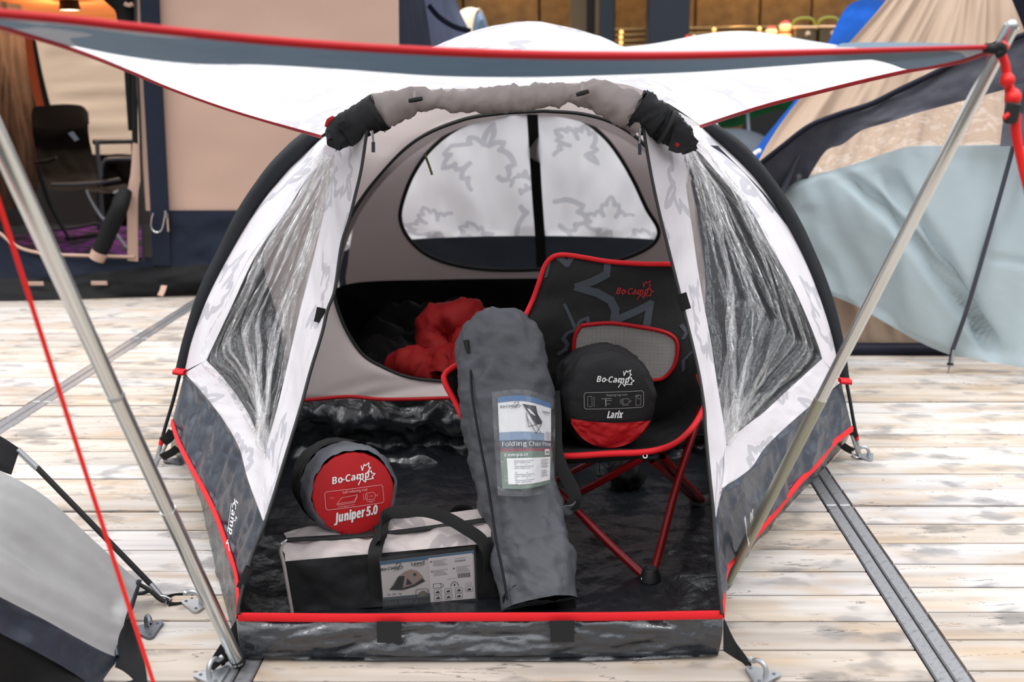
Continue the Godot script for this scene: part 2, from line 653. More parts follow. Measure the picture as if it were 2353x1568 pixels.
func materials() -> void:
	M.crumple_n = noise_tex(0.012, 5, 11, true, 6.0)
	M.crumple_h = noise_tex(0.01, 5, 12, false)
	M.fine_n = noise_tex(0.06, 3, 13, true, 4.0, 256)
	var leaves := [[0.22, 0.25, 0.2, 0.4], [0.68, 0.2, 0.13, 2.2], [0.55, 0.62, 0.24, -0.5], [0.12, 0.72, 0.12, 1.3], [0.9, 0.62, 0.15, 3.0], [0.85, 0.92, 0.1, 0.9], [0.36, 0.93, 0.11, -1.4], [0.42, 0.42, 0.07, 0.2]]
	M.leaf = leaf_texture(Color(0.85, 0.842, 0.848), Color(0.725, 0.72, 0.74), 1024, leaves, 0.026, 3)
	M.white = cloth(Color(1, 1, 1), 0.5, 0.3, 1.25, 1.0, 0.4, M.leaf)
	M.leaf_soft = leaf_texture(Color(0.87, 0.865, 0.87), Color(0.80, 0.795, 0.81), 512, leaves, 0.026, 4)
	M.white_canopy = cloth(Color(1, 1, 1), 0.6, 0.3, 1.25, 1.0, 0.3, M.leaf_soft)
	M.white_strip = cloth(Color(0.95, 0.94, 0.95), 0.5, 0.3, 1.25, 0.5, 0.4, M.leaf)
	M.grey_band = cloth(Color(0.31, 0.385, 0.445), 0.6, 0.12, 2.0, 0.4)
	M.slate = cloth(Color(0.14, 0.172, 0.222), 0.36, 0.35, 2.2, 0.0, 0.6)
	M.slate_thin = cloth(Color(0.20, 0.23, 0.27), 0.5, 0.3, 2.2, 0.12, 0.4)
	M.slate_dark = cloth(Color(0.115, 0.135, 0.17), 0.45, 0.5, 2.2, 0.0, 0.4)
	M.skirt = cloth(Color(0.135, 0.15, 0.17), 0.26, 0.6, 3.0, 0.0, 0.7)
	M.sheet = cloth(Color(0.085, 0.095, 0.11), 0.3, 0.6, 2.5, 0.0, 0.6)
	M.taupe = cloth(Color(0.80, 0.752, 0.74), 0.7, 0.12, 1.5, 0.62, 0.3)
	M.taupe_roll = cloth(Color(0.60, 0.565, 0.555), 0.6, 0.3, 2.5, 0.2, 0.3)
	M.sleeve = cloth(Color(0.085, 0.095, 0.115), 0.6, 0.2, 4.0)
	M.cuff = cloth(Color(0.13, 0.135, 0.145), 0.6, 0.5, 5.0)
	M.red = cloth(Color(0.64, 0.065, 0.09), 0.55, 0.1, 8.0)
	M.red_bright = cloth(Color(0.84, 0.12, 0.15), 0.55, 0.1, 8.0, 0.15)
	M.red_cord = plain(Color(0.86, 0.06, 0.04), 0.55)
	M.black = plain(Color(0.035, 0.035, 0.038), 0.6)
	M.black_cloth = cloth(Color(0.045, 0.045, 0.052), 0.75, 0.3, 5.0)
	M.webbing = plain(Color(0.03, 0.03, 0.033), 0.85)
	M.steel = plain(Color(0.80, 0.81, 0.80), 0.2, 0.95)
	M.galv = plain(Color(0.66, 0.67, 0.68), 0.4, 0.85)
	M.dull_steel = plain(Color(0.42, 0.43, 0.45), 0.5, 0.7)
	M.chrome = plain(Color(0.75, 0.75, 0.76), 0.18, 1.0)
	M.white_ink = plain(Color(0.82, 0.82, 0.82), 0.6)
	M.grey_ink = plain(Color(0.72, 0.70, 0.68), 0.6)
	var pane := plain(Color(1, 1, 1, 0.03), 0.05, 0.0, 0.42)
	pane.transparency = BaseMaterial3D.TRANSPARENCY_ALPHA
	pane.normal_enabled = true
	pane.normal_texture = M.crumple_n
	pane.normal_scale = 2.6
	pane.uv1_scale = Vector3(2.2, 14.0, 1.0)
	M.pane = pane
	M.pane_flat = pane.duplicate()
	M.pane_flat.uv1_scale = Vector3(8, 8, 1)
	M.pane_flat.normal_scale = 0.7

# ---------------------------------------------------------------- the deck
func deck() -> void:
	var floor_root := Node3D.new()
	floor_root.name = "floor"
	add_child(floor_root)
	tag(floor_root, "deck of pale weathered planks laid crosswise between dark metal strips", "", "", "structure")
	var woods := [wood_texture(21), wood_texture(57)]
	var mats := []
	for w in woods:
		for c in [Color(1, 1, 1), Color(0.965, 0.94, 0.91), Color(0.93, 0.915, 0.90), Color(0.98, 0.985, 1.0)]:
			var m := plain(c, 0.72, 0.0, 0.3)
			m.albedo_texture = w
			m.heightmap_enabled = true
			m.heightmap_texture = w
			m.heightmap_scale = 0.25
			mats.append(m)
	var cols := [[-4.9, -3.10], [-3.03, -1.888], [-1.818, -0.662], [-0.588, 0.748], [0.824, 2.15], [2.22, 3.5], [3.57, 4.9]]
	var z := -0.825
	var row := 0
	var meshes := {}
	var seam := 0
	while z > -7.4:
		var wide := 0.1185
		for ci in cols.size():
			var c: Array = cols[ci]
			if (ci == 0 or ci == 6) and z > -3.0:
				continue
			var shift := 0.0 if ci > 3 else 0.04
			var kind := rng.randi() % 5
			var key := "%d_%d" % [ci, kind]
			if not meshes.has(key):
				meshes[key] = plank_mesh(c[1] - c[0] - 0.004, wide - 0.006, rng.randf(), rng.randf())
			var o := put("plank", meshes[key], mats[rng.randi() % mats.size()], floor_root)
			o.position = v((c[0] + c[1]) * 0.5, -0.012 - rng.randf() * 0.0022, z - wide * 0.5 + shift)
			o.rotation.z = rng.randf_range(-0.0008, 0.0008)
			o.rotation.x = rng.randf_range(-0.006, 0.006)
		z -= wide
		row += 1
		seam += 1
		if seam == 8:
			seam = 0
			z -= 0.007
	var strip := plain(Color(0.56, 0.56, 0.57), 0.42, 0.5)
	strip.albedo_texture = noise_tex(0.03, 4, 40, false, 1.0, 512, ramp([Color(0.78, 0.77, 0.76), Color(1, 1, 1), Color(0.9, 0.9, 0.9)]))
	strip.uv1_scale = Vector3(3, 3, 1)
	for x in [-3.065, -1.853, -0.625, 0.786, 2.185, 3.535]:
		for s in [-1, 1]:
			var zz := -0.825
			while zz > -7.0:
				put("metal_strip", block(v(x + s * 0.0185, -0.0065, zz - 0.477), v(0.033, 0.012, 0.951), 0.003), strip, floor_root)
				zz -= 0.955
	put("bed", block(v(0, -0.09, -4.5), v(12, 0.1, 8), 0.01), plain(Color(0.03, 0.028, 0.025), 0.9), floor_root)
	var far := struct("ground", block(v(0, -0.14, -14), v(60, 0.1, 46), 0.01), plain(Color(0.32, 0.31, 0.30), 0.8), "grey paving beyond and around the plank deck")
	far.set_meta("kind", "structure")

func ramp(cs: Array) -> Gradient:
	var g := Gradient.new()
	g.offsets = PackedFloat32Array([0.0, 1.0])
	g.colors = PackedColorArray([cs[0], cs[-1]])
	for i in range(1, cs.size() - 1):
		g.add_point(float(i) / (cs.size() - 1), cs[i])
	return g

func plank_mesh(long: float, wide: float, u0: float, v0: float) -> Mesh:
	var st := tool()
	var hx := long * 0.5
	var hz := wide * 0.5
	var ch := 0.0016
	var t := 0.012
	var ring := [[-hz, -t, 0.0], [-hz, t - ch, 0.0], [-hz + ch, t, 0.01], [hz - ch, t, 0.16], [hz, t - ch, 0.17], [hz, -t, 0.2]]
	for i in ring.size() - 1:
		var a: Array = ring[i]
		var b: Array = ring[i + 1]
		var n := v(0, b[0] - a[0], -(b[1] - a[1])).normalized()
		var q := [[-hx, a], [hx, a], [hx, b], [-hx, a], [hx, b], [-hx, b]]
		for p in q:
			st.set_normal(n)
			st.set_uv(Vector2(u0 + p[0] / 1.6, v0 + p[1][2]))
			st.add_vertex(v(p[0], p[1][1], p[1][0]))
	for s in [-1.0, 1.0]:
		for p in [[-hz, -t], [-hz, t - ch], [hz, t - ch], [-hz, -t], [hz, t - ch], [hz, -t]]:
			st.set_normal(v(s, 0, 0))
			st.set_uv(Vector2(u0, v0 + p[0]))
			st.add_vertex(v(s * hx, p[1], p[0]))
	return st.commit()

# ---------------------------------------------------------------- the building behind
func building() -> void:
	var gold := plain(Color(0.46, 0.37, 0.23), 0.45, 0.25)
	gold.albedo_texture = noise_tex(0.02, 3, 61, false, 1.0, 256, ramp([Color(0.75, 0.72, 0.7), Color(1, 1, 1)]))
	var navy := plain(Color(0.10, 0.135, 0.18), 0.55)
	var dark := plain(Color(0.03, 0.028, 0.025), 0.6)
	var wall := Node3D.new()
	wall.name = "wall_back"
	add_child(wall)
	tag(wall, "warm bronze panelled wall of the building behind the tents", "", "", "structure")
	put("backing", block(v(0.5, 2.2, -13.6), v(13, 4.8, 0.2), 0.01), dark, wall)
	put("side_wall", block(v(-5.9, 2.2, -12.95), v(0.2, 4.8, 1.5), 0.01), dark, wall)
	put("side_wall", block(v(6.9, 2.2, -12.95), v(0.2, 4.8, 1.5), 0.01), dark, wall)
	put("ceiling_slab", block(v(0.5, 3.2, -12.95), v(13, 0.2, 1.5), 0.01), dark, wall)
	var at := -2.4
	for w in [1.32, 0.92, 0.78, 1.1, 0.78, 0.62, 0.66, 0.95, 1.3]:
		put("panel", block(v(at + w * 0.5, 1.75, -13.45), v(w - 0.025, 2.6, 0.06), 0.008), gold, wall)
		at += w
	var tan_mat := plain(Color(0.42, 0.34, 0.25), 0.6)
	for q in [[v(0.291, 1.677, -12.6), 0.2, tan_mat], [v(0.436, 1.673, -12.5), 0.1, dark], [v(0.5, 1.668, -12.4), 0.05, tan_mat]]:
		put("mullion", block(v(q[0].x, 1.6, q[0].z), v(q[1], 3.0, 0.12), 0.01), q[2], wall)
	for q in [[v(0.583, 1.647, -11.9), 0.165, "narrow dark blue steel post before the bronze wall"], [v(1.206, 1.639, -11.7), 0.42, "broad dark blue square pillar before the bronze wall"]]:
		var st := tool()
		box(st, v(q[0].x, 1.6, q[0].z), v(q[1], 3.3, q[1]), 0.012)
		var t := thing("pillar", q[2], "pillar", v(q[0].x, 0, q[0].z))
		put("shaft", st.commit(), navy, t)
		put("foot_plate", block(v(q[0].x, 0.02, q[0].z), v(q[1] + 0.1, 0.22, q[1] + 0.1), 0.01), dark, t)
	# lamps that wash the panels from below the ceiling
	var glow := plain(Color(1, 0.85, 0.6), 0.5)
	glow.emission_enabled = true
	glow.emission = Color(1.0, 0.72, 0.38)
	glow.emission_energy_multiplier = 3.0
	for x in [-0.55, 0.45, 1.45, 2.25, 3.05, 4.0]:
		put("lamp_housing", rod([v(x, 2.95, -13.15), v(x, 2.72, -13.15)], 0.05, 12), dark, wall)
		put("lamp_lens", block(v(x, 2.71, -13.15), v(0.06, 0.012, 0.06), 0.003), glow, wall)
		var s := SpotLight3D.new()
		s.name = numbered("wall_wash")
		s.light_color = Color(1.0, 0.80, 0.52)
		s.light_energy = 4.0
		s.light_size = 0.03
		s.spot_angle = 62.0
		s.spot_range = 12.0
		s.spot_attenuation = 2.0
		s.shadow_enabled = true
		add_child(s)
		s.position = v(x, 2.69, -13.15)
		s.rotation.x = -PI / 2 - 0.12
	# railing with four bars
	var brass := plain(Color(0.52, 0.42, 0.28), 0.28, 0.9)
	var rail := thing("railing", "four-bar metal railing with small glowing balls standing in for glints in front of the bronze wall", "railing", v(1.401, 1.525, -12.3))
	var rails := [[v(0.531, 1.618, -12.3), v(2.651, 1.655, -12.3)], [v(0.531, 1.558, -12.3), v(2.654, 1.595, -12.3)], [v(0.532, 1.497, -12.3), v(2.657, 1.534, -12.3)], [v(0.533, 1.441, -12.3), v(2.66, 1.478, -12.3)], [v(0.533, 1.38, -12.3), v(2.664, 1.418, -12.3)]]
	for r in rails:
		put("rail", rod(r, 0.021, 8), brass, rail)
	for p in [v(0.763, 1.665, -12.32), v(1.786, 1.665, -12.32), v(2.51, 1.665, -12.32)]:
		put("upright", rod([v(p.x, 0.0, p.z), v(p.x, p.y - 0.02, p.z)], 0.016, 8), brass, rail)
	var rail_glints := [[v(0.759, 1.597, -12.25), v(0.755, 1.542, -12.25), v(0.756, 1.486, -12.25), v(0.757, 1.431, -12.25)], [v(1.782, 1.625, -12.25), v(1.784, 1.57, -12.25), v(1.781, 1.514, -12.25), v(1.778, 1.459, -12.25)], [v(2.281, 1.634, -12.25), v(2.284, 1.579, -12.25)]]
	for col in rail_glints:  # glowing balls stand in for light reflected on the rails
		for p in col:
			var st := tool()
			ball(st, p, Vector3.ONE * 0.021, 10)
			put("glint_ball", st.commit(), glow, rail)
	var posts := [["red round-topped post behind the railing pillar", Color(0.8, 0.06, 0.05), v(1.363, 1.534, -11.2)], ["cream round-topped post beside the red post", Color(0.85, 0.7, 0.48), v(1.429, 1.534, -11.2)], ["dull brown round-topped post beside the cream post", Color(0.32, 0.2, 0.12), v(1.504, 1.508, -11.2)]]
	for q in posts:
		var p: Vector3 = q[2]
		var t := thing("bollard", q[0], "post", v(p.x, 0, p.z))
		put("shaft", rod([v(p.x, -0.09, p.z), v(p.x, p.y - 0.04, p.z)], 0.024, 12), plain(q[1], 0.4), t)
		var st := tool()
		ball(st, v(p.x, p.y - 0.03, p.z), Vector3.ONE * 0.029, 12)
		put("knob", st.commit(), plain(q[1], 0.3), t)
	# counter that carries the figures and the cool boxes
	var cy: float = v(2.171, 1.339, -9.5).y
	var table := thing("counter", "long dark counter carrying cream figures and cool boxes before the bronze wall", "counter", v(2.45, 0, -9.55))
	put("top", block(v(2.45, cy - 0.02, -9.55), v(1.7, 0.04, 0.5), 0.006), dark, table)
	put("front", block(v(2.45, cy * 0.5 - 0.06, -9.45), v(1.6, cy - 0.1, 0.04), 0.006), dark, table)
	var cream := plain(Color(0.93, 0.82, 0.60), 0.5)
	cream.emission_enabled = true
	cream.emission = Color(1.0, 0.78, 0.48)
	cream.emission_energy_multiplier = 0.05
	var rim := plain(Color(0.8, 0.12, 0.06), 0.5)
	var dolls := [["leftmost small cream lantern with a flat red-rimmed top on the counter", v(1.76, 1.468, -9.5), 0.05, 0.0], ["middle cream lantern with round head and red collar on the counter", v(1.873, 1.454, -9.5), 0.058, 0.052], ["tallest cream lantern with round head and red cap on the counter", v(1.99, 1.493, -9.5), 0.062, 0.054]]
	for q in dolls:
		var p: Vector3 = q[1]
		var t := thing("lantern", q[0], "lantern", v(p.x, cy, p.z))
		var r: float = q[2]
		put("body", skin(turned(v(p.x, cy, p.z), Vector3.UP, Vector3.RIGHT, profile([Vector2(0, r), Vector2(0.05, r * 1.02), Vector2(p.y - cy - 0.02, r), Vector2(p.y - cy - 0.005, r * 0.9), Vector2(p.y - cy, 0)], 16), 20), true), cream, t)
		put("collar", rod([v(p.x, p.y - 0.012, p.z), v(p.x, p.y + 0.004, p.z)], r * 0.98, 20), rim, t)
		if q[3] > 0:
			var st := tool()
			ball(st, v(p.x, p.y + q[3] * 0.8, p.z), Vector3.ONE * q[3], 16)
			put("head", st.commit(), cream, t)
			put("cap", skin(turned(v(p.x, p.y + q[3] * 1.35, p.z), Vector3.UP, Vector3.RIGHT, [Vector2(0, q[3] * 0.86), Vector2(q[3] * 0.25, q[3] * 0.66), Vector2(q[3] * 0.46, q[3] * 0.3), Vector2(q[3] * 0.52, 0)], 16), true), rim, t)
		var lamp := OmniLight3D.new()
		lamp.name = "glow"
		lamp.light_color = Color(1.0, 0.78, 0.48)
		lamp.light_energy = 0.02
		lamp.light_size = 0.05
		lamp.omni_range = 6.0
		lamp.omni_attenuation = 2.0
		lamp.shadow_enabled = true
		t.add_child(lamp)
		lamp.position = v(0, p.y - cy + 0.02, 0.12)
	var shell := plain(Color(0.30, 0.24, 0.15), 0.5)
	var peach := plain(Color(0.80, 0.62, 0.45), 0.5)
	var green := plain(Color(0.48, 0.50, 0.06), 0.5)
	var boxes := [["left cool box with thin arched green handle on the counter", v(2.149, 1.461, -9.5), 0.195], ["right cool box with tall arched green handle on the counter", v(2.361, 1.465, -9.5), 0.185]]
	for q in boxes:
		var p: Vector3 = q[1]
		var w: float = q[2]
		var top: float = p.y + 0.06
		var t := thing("cool_box", q[0], "cool box", v(p.x, cy, p.z), "cool boxes on the counter")
		put("body", block(v(p.x, (cy + top) * 0.5, p.z), v(w, top - cy, 0.16), 0.015), shell, t)
		put("lid", block(v(p.x, top + 0.012, p.z), v(w + 0.01, 0.026, 0.17), 0.008), peach, t)
		var hh: float = 0.085
		put("handle", rod([v(p.x - w * 0.52, top - 0.01, p.z), v(p.x - w * 0.46, top + hh * 0.7, p.z), v(p.x - w * 0.25, top + hh, p.z), v(p.x, top + hh * 1.08, p.z), v(p.x + w * 0.3, top + hh, p.z), v(p.x + w * 0.47, top + hh * 0.6, p.z), v(p.x + w * 0.52, top - 0.01, p.z)], 0.011, 8, 30), green, t)
		var st := tool()
		ball(st, v(p.x + 0.02, top - 0.045, p.z + 0.078), v(0.026, 0.03, 0.008), 12)
		put("clasp", st.commit(), plain(Color(0.7, 0.62, 0.52), 0.4), t)

# ---------------------------------------------------------------- tents on the left
func canvas_tent() -> void:
	var beige := cloth(Color(0.69, 0.575, 0.515), 0.85, 0.06, 3.0, 0.0, 0.2)
	var beige_dark := cloth(Color(0.36, 0.285, 0.235), 0.85, 0.3, 2.0, 0.0, 0.2)
	var navy := cloth(Color(0.115, 0.135, 0.185), 0.75, 0.25, 2.0, 0.0, 0.25)
	var navy_light := cloth(Color(0.27, 0.29, 0.36), 0.7, 0.3, 2.0, 0.0, 0.25)
	var cream := cloth(Color(0.95, 0.83, 0.72), 0.8, 0.1, 2.0, 1.7, 0.2)
	var orange := cloth(Color(0.84, 0.47, 0.24), 0.8, 0.1, 2.0, 0.7, 0.2)
	var rust := cloth(Color(0.55, 0.25, 0.1), 0.8, 0.1, 2.0, 0.3, 0.2)
	var t := thing("canvas_tent", "large beige and navy canvas tent with open doorway, left of the dome tent", "tent", v(-1.47, 0, -5.606))
	put("front_wall", skin(crease(loft([[v(-1.96, 1.736, -5.6), v(-1.36, 1.736, -5.6), v(-0.766, 1.736, -5.6)], [v(-1.993, 1.128, -5.6), v(-1.398, 1.128, -5.6), v(-0.781, 1.128, -5.6)], [v(-2.026, 0.449, -5.6), v(-1.44, 0.454, -5.6), v(-0.789, 0.458, -5.6)]], 50, 40), 0.012, 0.8, 1.2, 4)), beige, t)
	put("skirt_panel", skin(crease(loft([[v(-2.111, 0.455, -5.59), v(-1.438, 0.457, -5.59), v(-0.787, 0.462, -5.59)], [v(-2.078, 0.163, -5.57), v(-1.451, 0.167, -5.57), v(-0.783, 0.176, -5.57)]], 60, 10), 0.02, 3.0, 6.0, 5)), navy, t)
	put("skirt_panel", skin(crease(loft([[v(-3.275, 0.417, -5.6), v(-3.046, 0.417, -5.6), v(-2.92, 0.325, -5.6), v(-2.792, 0.244, -5.6), v(-2.61, 0.216, -5.6), v(-2.38, 0.209, -5.6), v(-2.103, 0.204, -5.6)], [v(-3.303, 0.097, -5.57), v(-3.072, 0.097, -5.57), v(-2.933, 0.097, -5.57), v(-2.795, 0.095, -5.57), v(-2.61, 0.095, -5.57), v(-2.379, 0.097, -5.57), v(-2.074, 0.097, -5.57)]], 60, 10), 0.012, 3.0, 6.0, 6)), navy, t)
	put("mud_flap", skin(crease(loft([[v(-3.302, 0.106, -5.57), v(-2.702, 0.102, -5.57), v(-2.068, 0.163, -5.57), v(-1.45, 0.176, -5.57), v(-0.782, 0.186, -5.57)], [v(-3.288, 0.046, -5.53), v(-2.69, 0.044, -5.53), v(-2.061, 0.081, -5.53), v(-1.445, 0.095, -5.53), v(-0.78, 0.105, -5.53)], [v(-3.234, 0.005, -5.425), v(-2.661, 0.005, -5.458), v(-2.074, 0.005, -5.548), v(-1.47, 0.005, -5.605), v(-0.799, 0.005, -5.652)]], 80, 12), 0.02, 2.5, 8.0, 7)), M.black_cloth, t)
	put("door_post", tape([v(-1.991, 1.733, -5.57), v(-2.009, 1.508, -5.57), v(-2.03, 1.086, -5.57), v(-2.042, 0.758, -5.57), v(-2.053, 0.457, -5.57), v(-2.068, 0.167, -5.57)], Vector3.RIGHT, 0.094, 0.012), navy, t)
	put("door_edge", tape([v(-2.052, 1.734, -5.58), v(-2.069, 1.508, -5.58), v(-2.1, 1.086, -5.58), v(-2.104, 0.757, -5.58), v(-2.112, 0.456, -5.58)], Vector3.RIGHT, 0.034, 0.006), beige, t)
	put("zipper", tape([v(-2.067, 1.631, -5.565), v(-2.094, 1.299, -5.565), v(-2.109, 0.978, -5.565), v(-2.131, 0.603, -5.565), v(-2.161, 0.191, -5.565)], Vector3.RIGHT, 0.012, 0.008), M.black, t)
	put("door_edge", tape([v(-2.138, 0.801, -5.585), v(-2.164, 0.646, -5.585), v(-2.188, 0.555, -5.585), v(-2.208, 0.373, -5.585), v(-2.224, 0.188, -5.585)], Vector3.RIGHT, 0.055, 0.008), beige, t)
	put("door_flap", tape([v(-2.113, 1.299, -5.59), v(-2.133, 1.085, -5.59), v(-2.152, 0.867, -5.59), v(-2.162, 0.712, -5.59)], Vector3.RIGHT, 0.028, 0.008), M.black_cloth, t)
	put("door_sill", rod([v(-3.035, 0.42, -5.58), v(-2.908, 0.335, -5.58), v(-2.847, 0.279, -5.58), v(-2.782, 0.247, -5.58), v(-2.669, 0.226, -5.58), v(-2.463, 0.217, -5.58), v(-2.21, 0.21, -5.58)], 0.009, 8, 50), beige, t)
	put("hem_tape", block(v(-2.723, 0.078, -5.52), v(0.085, 0.022, 0.006), 0.002), beige, t)
	put("hem_tape", block(v(-2.388, 0.081, -5.52), v(0.085, 0.022, 0.006), 0.002), beige, t)
	put("peg_loop", tape([v(-2.04, 0.071, -5.5), v(-2.042, 0.049, -5.48), v(-2.051, 0.025, -5.46)], Vector3.RIGHT, 0.03, 0.006, 8), beige, t)
	put("zip_loop", rod([v(-2.078, 0.448, -5.54), v(-2.09, 0.414, -5.54), v(-2.092, 0.368, -5.54), v(-2.073, 0.347, -5.54), v(-2.045, 0.357, -5.54), v(-2.027, 0.402, -5.54), v(-2.017, 0.443, -5.54)], 0.005, 8, 30), M.chrome, t)
	put("zip_puller", rod([v(-2.009, 0.462, -5.53), v(-2.008, 0.426, -5.53)], 0.009, 8), M.chrome, t)
	put("zip_tape", rod([v(-2.005, 0.443, -5.54), v(-2.007, 0.352, -5.54)], 0.009, 8, 6, 0.4), beige, t)
	# the inside that shows through the doorway
	var inner := put("back_wall", skin(crease(loft([[v(-4.218, 1.928, -9), v(-3.73, 1.928, -9), v(-3.225, 1.928, -9)], [v(-4.209, 1.56, -9), v(-3.769, 1.56, -9), v(-3.258, 1.56, -9)], [v(-4.163, 1.046, -9), v(-3.752, 1.046, -9), v(-3.306, 1.046, -9)], [v(-4.064, 0.488, -9), v(-3.738, 0.488, -9), v(-3.357, 0.488, -9)]], 40, 40), 0.014, 0.7, 5.0, 9)), cream, t)
	put("lower_back", skin(loft([[v(-4.958, 0.511, -8.98), v(-3.349, 0.497, -8.98)], [v(-4.614, 0, -8.219), v(-3.115, 0, -8.219)]], 10, 6)), M.black_cloth, t)  # black colour stands in for shade low inside the tent
	put("roof_lining", skin(loft([[v(-4.686, 1.553, -9), v(-4.263, 1.553, -9), v(-3.769, 1.56, -9), v(-3.257, 1.574, -9)], [v(-4.178, 1.632, -7.5), v(-3.535, 1.632, -7.5), v(-3.125, 1.646, -7.5), v(-2.7, 1.654, -7.5)], [v(-3.714, 1.747, -5.7), v(-2.923, 1.747, -5.7), v(-2.571, 1.747, -5.7), v(-2.033, 1.747, -5.7)]], 30, 20)), orange, t)
	put("roof_seam", rod([v(-3.966, 1.593, -8.6), v(-3.596, 1.597, -8.6), v(-3.426, 1.613, -8.6), v(-3.307, 1.632, -8.6)], 0.012, 6, 12), rust, t)
	put("side_lining", skin(loft([[v(-4.171, 1.919, -8.9), v(-4.184, 1.522, -8.9), v(-4.163, 1.047, -8.9), v(-4.098, 0.595, -8.9)], [v(-4.083, 1.885, -8.5), v(-4.069, 1.505, -8.5), v(-4.043, 1.052, -8.5), v(-3.982, 0.62, -8.5)]], 20, 4)), rust, t)
	put("curtain", skin(crease(loft([[v(-3.731, 1.824, -7.8), v(-3.722, 1.476, -7.8), v(-3.718, 1.15, -7.8), v(-3.711, 0.848, -7.8), v(-3.717, 0.477, -7.8), v(-3.794, 0.193, -7.8)], [v(-3.761, 1.781, -7.3), v(-3.775, 1.455, -7.3), v(-3.815, 1.15, -7.3), v(-3.852, 0.867, -7.3), v(-3.898, 0.52, -7.3), v(-3.932, 0.254, -7.3)]], 40, 60), 0.06, 1.0, 9.0, 12, 0.02)), beige_dark, t)
	put("side_wall", skin(loft([[v(-3.714, 1.747, -5.7), v(-3.862, 0.862, -5.7), v(-3.711, 0.072, -5.7)], [v(-4.927, 2.092, -9), v(-5.016, 0.695, -9), v(-5.02, -0.139, -9)]], 12, 12)), M.black_cloth, t)  # coloured black to keep the tent inside dark
	put("roof_panel", skin(loft([[v(-3.647, 1.745, -5.6), v(-1.996, 1.745, -5.6), v(-0.76, 1.74, -5.6)], [v(-4.476, 1.946, -7.4), v(-2.637, 1.946, -7.4), v(-0.713, 1.946, -7.4)]], 20, 12)), beige, t)
	put("side_canvas", skin(crease(loft([[v(-0.773, 1.736, -5.6), v(-0.777, 1.384, -5.6), v(-0.781, 0.867, -5.6), v(-0.787, 0.176, -5.6)], [v(-0.765, 1.81, -6.3), v(-0.703, 1.413, -6.3), v(-0.657, 0.831, -6.3), v(-0.7, 0.17, -6.3)]], 30, 16), 0.02, 1.0, 3.0, 15)), navy, t)
	put("side_canvas", skin(crease(loft([[v(-0.765, 1.81, -6.3), v(-0.703, 1.413, -6.3), v(-0.657, 0.831, -6.3), v(-0.7, 0.17, -6.3)], [v(-0.699, 1.925, -7.4), v(-0.643, 1.625, -7.4), v(-0.538, 1.39, -7.4), v(-0.468, 1.207, -7.4)]], 40, 40), 0.07, 0.6, 3.2, 16, 0.05)), navy_light, t)
	put("strap", tape([v(-0.695, 1.524, -6.25), v(-0.635, 1.458, -6.25), v(-0.551, 1.407, -6.25), v(-0.461, 1.383, -6.25)], v(0, 1, 0.3), 0.03, 0.006), navy, t)
	put("rolled_door", rod([v(-2.251, 1.583, -5.75), v(-2.197, 1.498, -5.75), v(-2.19, 1.434, -5.75), v(-2.196, 1.304, -5.75), v(-2.219, 1.039, -5.75), v(-2.234, 0.859, -5.75)], [0.09, 0.06, 0.05, 0.03, 0.022, 0.014], 12, 40), M.black_cloth, t)
	put("door_tie", tape([v(-2.179, 1.498, -5.68), v(-2.158, 1.489, -5.68), v(-2.135, 1.496, -5.68)], Vector3.UP, 0.02, 0.01, 8), beige, t)
	put("groundsheet", block(v(-2.95, 0.008, -7.3), v(2.3, 0.016, 3.3), 0.004), M.black_cloth, t)

	var rug := put("rug", skin(crease(loft([[v(-3.288, 0.022, -6.58), v(-2.948, 0.022, -6.548), v(-2.542, 0.022, -6.548)], [v(-3.897, 0.022, -7.656), v(-3.535, 0.022, -8.062), v(-3.123, 0.022, -8.109)]], 40, 40), 0.01, 2, 2, 31)), plain(Color(1, 1, 1), 0.95))
	var purple := plain(Color(1, 1, 1), 0.95)
	purple.albedo_texture = noise_tex(0.018, 2, 8, false, 1.0, 256, ramp([Color(0.05, 0.04, 0.06), Color(0.06, 0.05, 0.07), Color(0.42, 0.10, 0.46), Color(0.5, 0.14, 0.55)]))
	purple.uv1_scale = Vector3(1.2, 1.2, 1)
	rug.material_override = purple
	tag(rug, "purple and black patterned rug on the floor of the open canvas tent", "rug")

	var ch := thing("camp_armchair", "black high-backed reclining camp chair inside the canvas tent doorway", "chair", v(-3.557, 0, -7.805))
	var mesh_black := cloth(Color(0.04, 0.037, 0.035), 0.8, 0.1, 6.0)
	put("backrest", skin(crease(loft([[v(-3.637, 0.879, -7.6), v(-3.613, 0.924, -7.6), v(-3.515, 0.935, -7.6), v(-3.394, 0.938, -7.6), v(-3.288, 0.935, -7.6), v(-3.254, 0.915, -7.6), v(-3.242, 0.879, -7.6)], [v(-3.621, 0.739, -7.55), v(-3.516, 0.733, -7.55), v(-3.394, 0.733, -7.55), v(-3.273, 0.733, -7.55), v(-3.23, 0.739, -7.55)], [v(-3.52, 0.482, -7.4), v(-3.446, 0.476, -7.4), v(-3.326, 0.476, -7.4), v(-3.206, 0.482, -7.4), v(-3.139, 0.488, -7.4)], [v(-3.447, 0.455, -7.3), v(-3.375, 0.444, -7.3), v(-3.286, 0.444, -7.3), v(-3.167, 0.449, -7.3), v(-3.095, 0.461, -7.3)]], 30, 24), 0.015, 3, 3, 33)), mesh_black, ch)
	put("backrest_pad", skin(loft([[v(-3.615, 0.892, -7.57), v(-3.501, 0.939, -7.57), v(-3.275, 0.939, -7.57), v(-3.225, 0.892, -7.57)], [v(-3.597, 0.793, -7.52), v(-3.497, 0.776, -7.52), v(-3.27, 0.782, -7.52), v(-3.206, 0.814, -7.52)]], 20, 8)), M.black_cloth, ch)
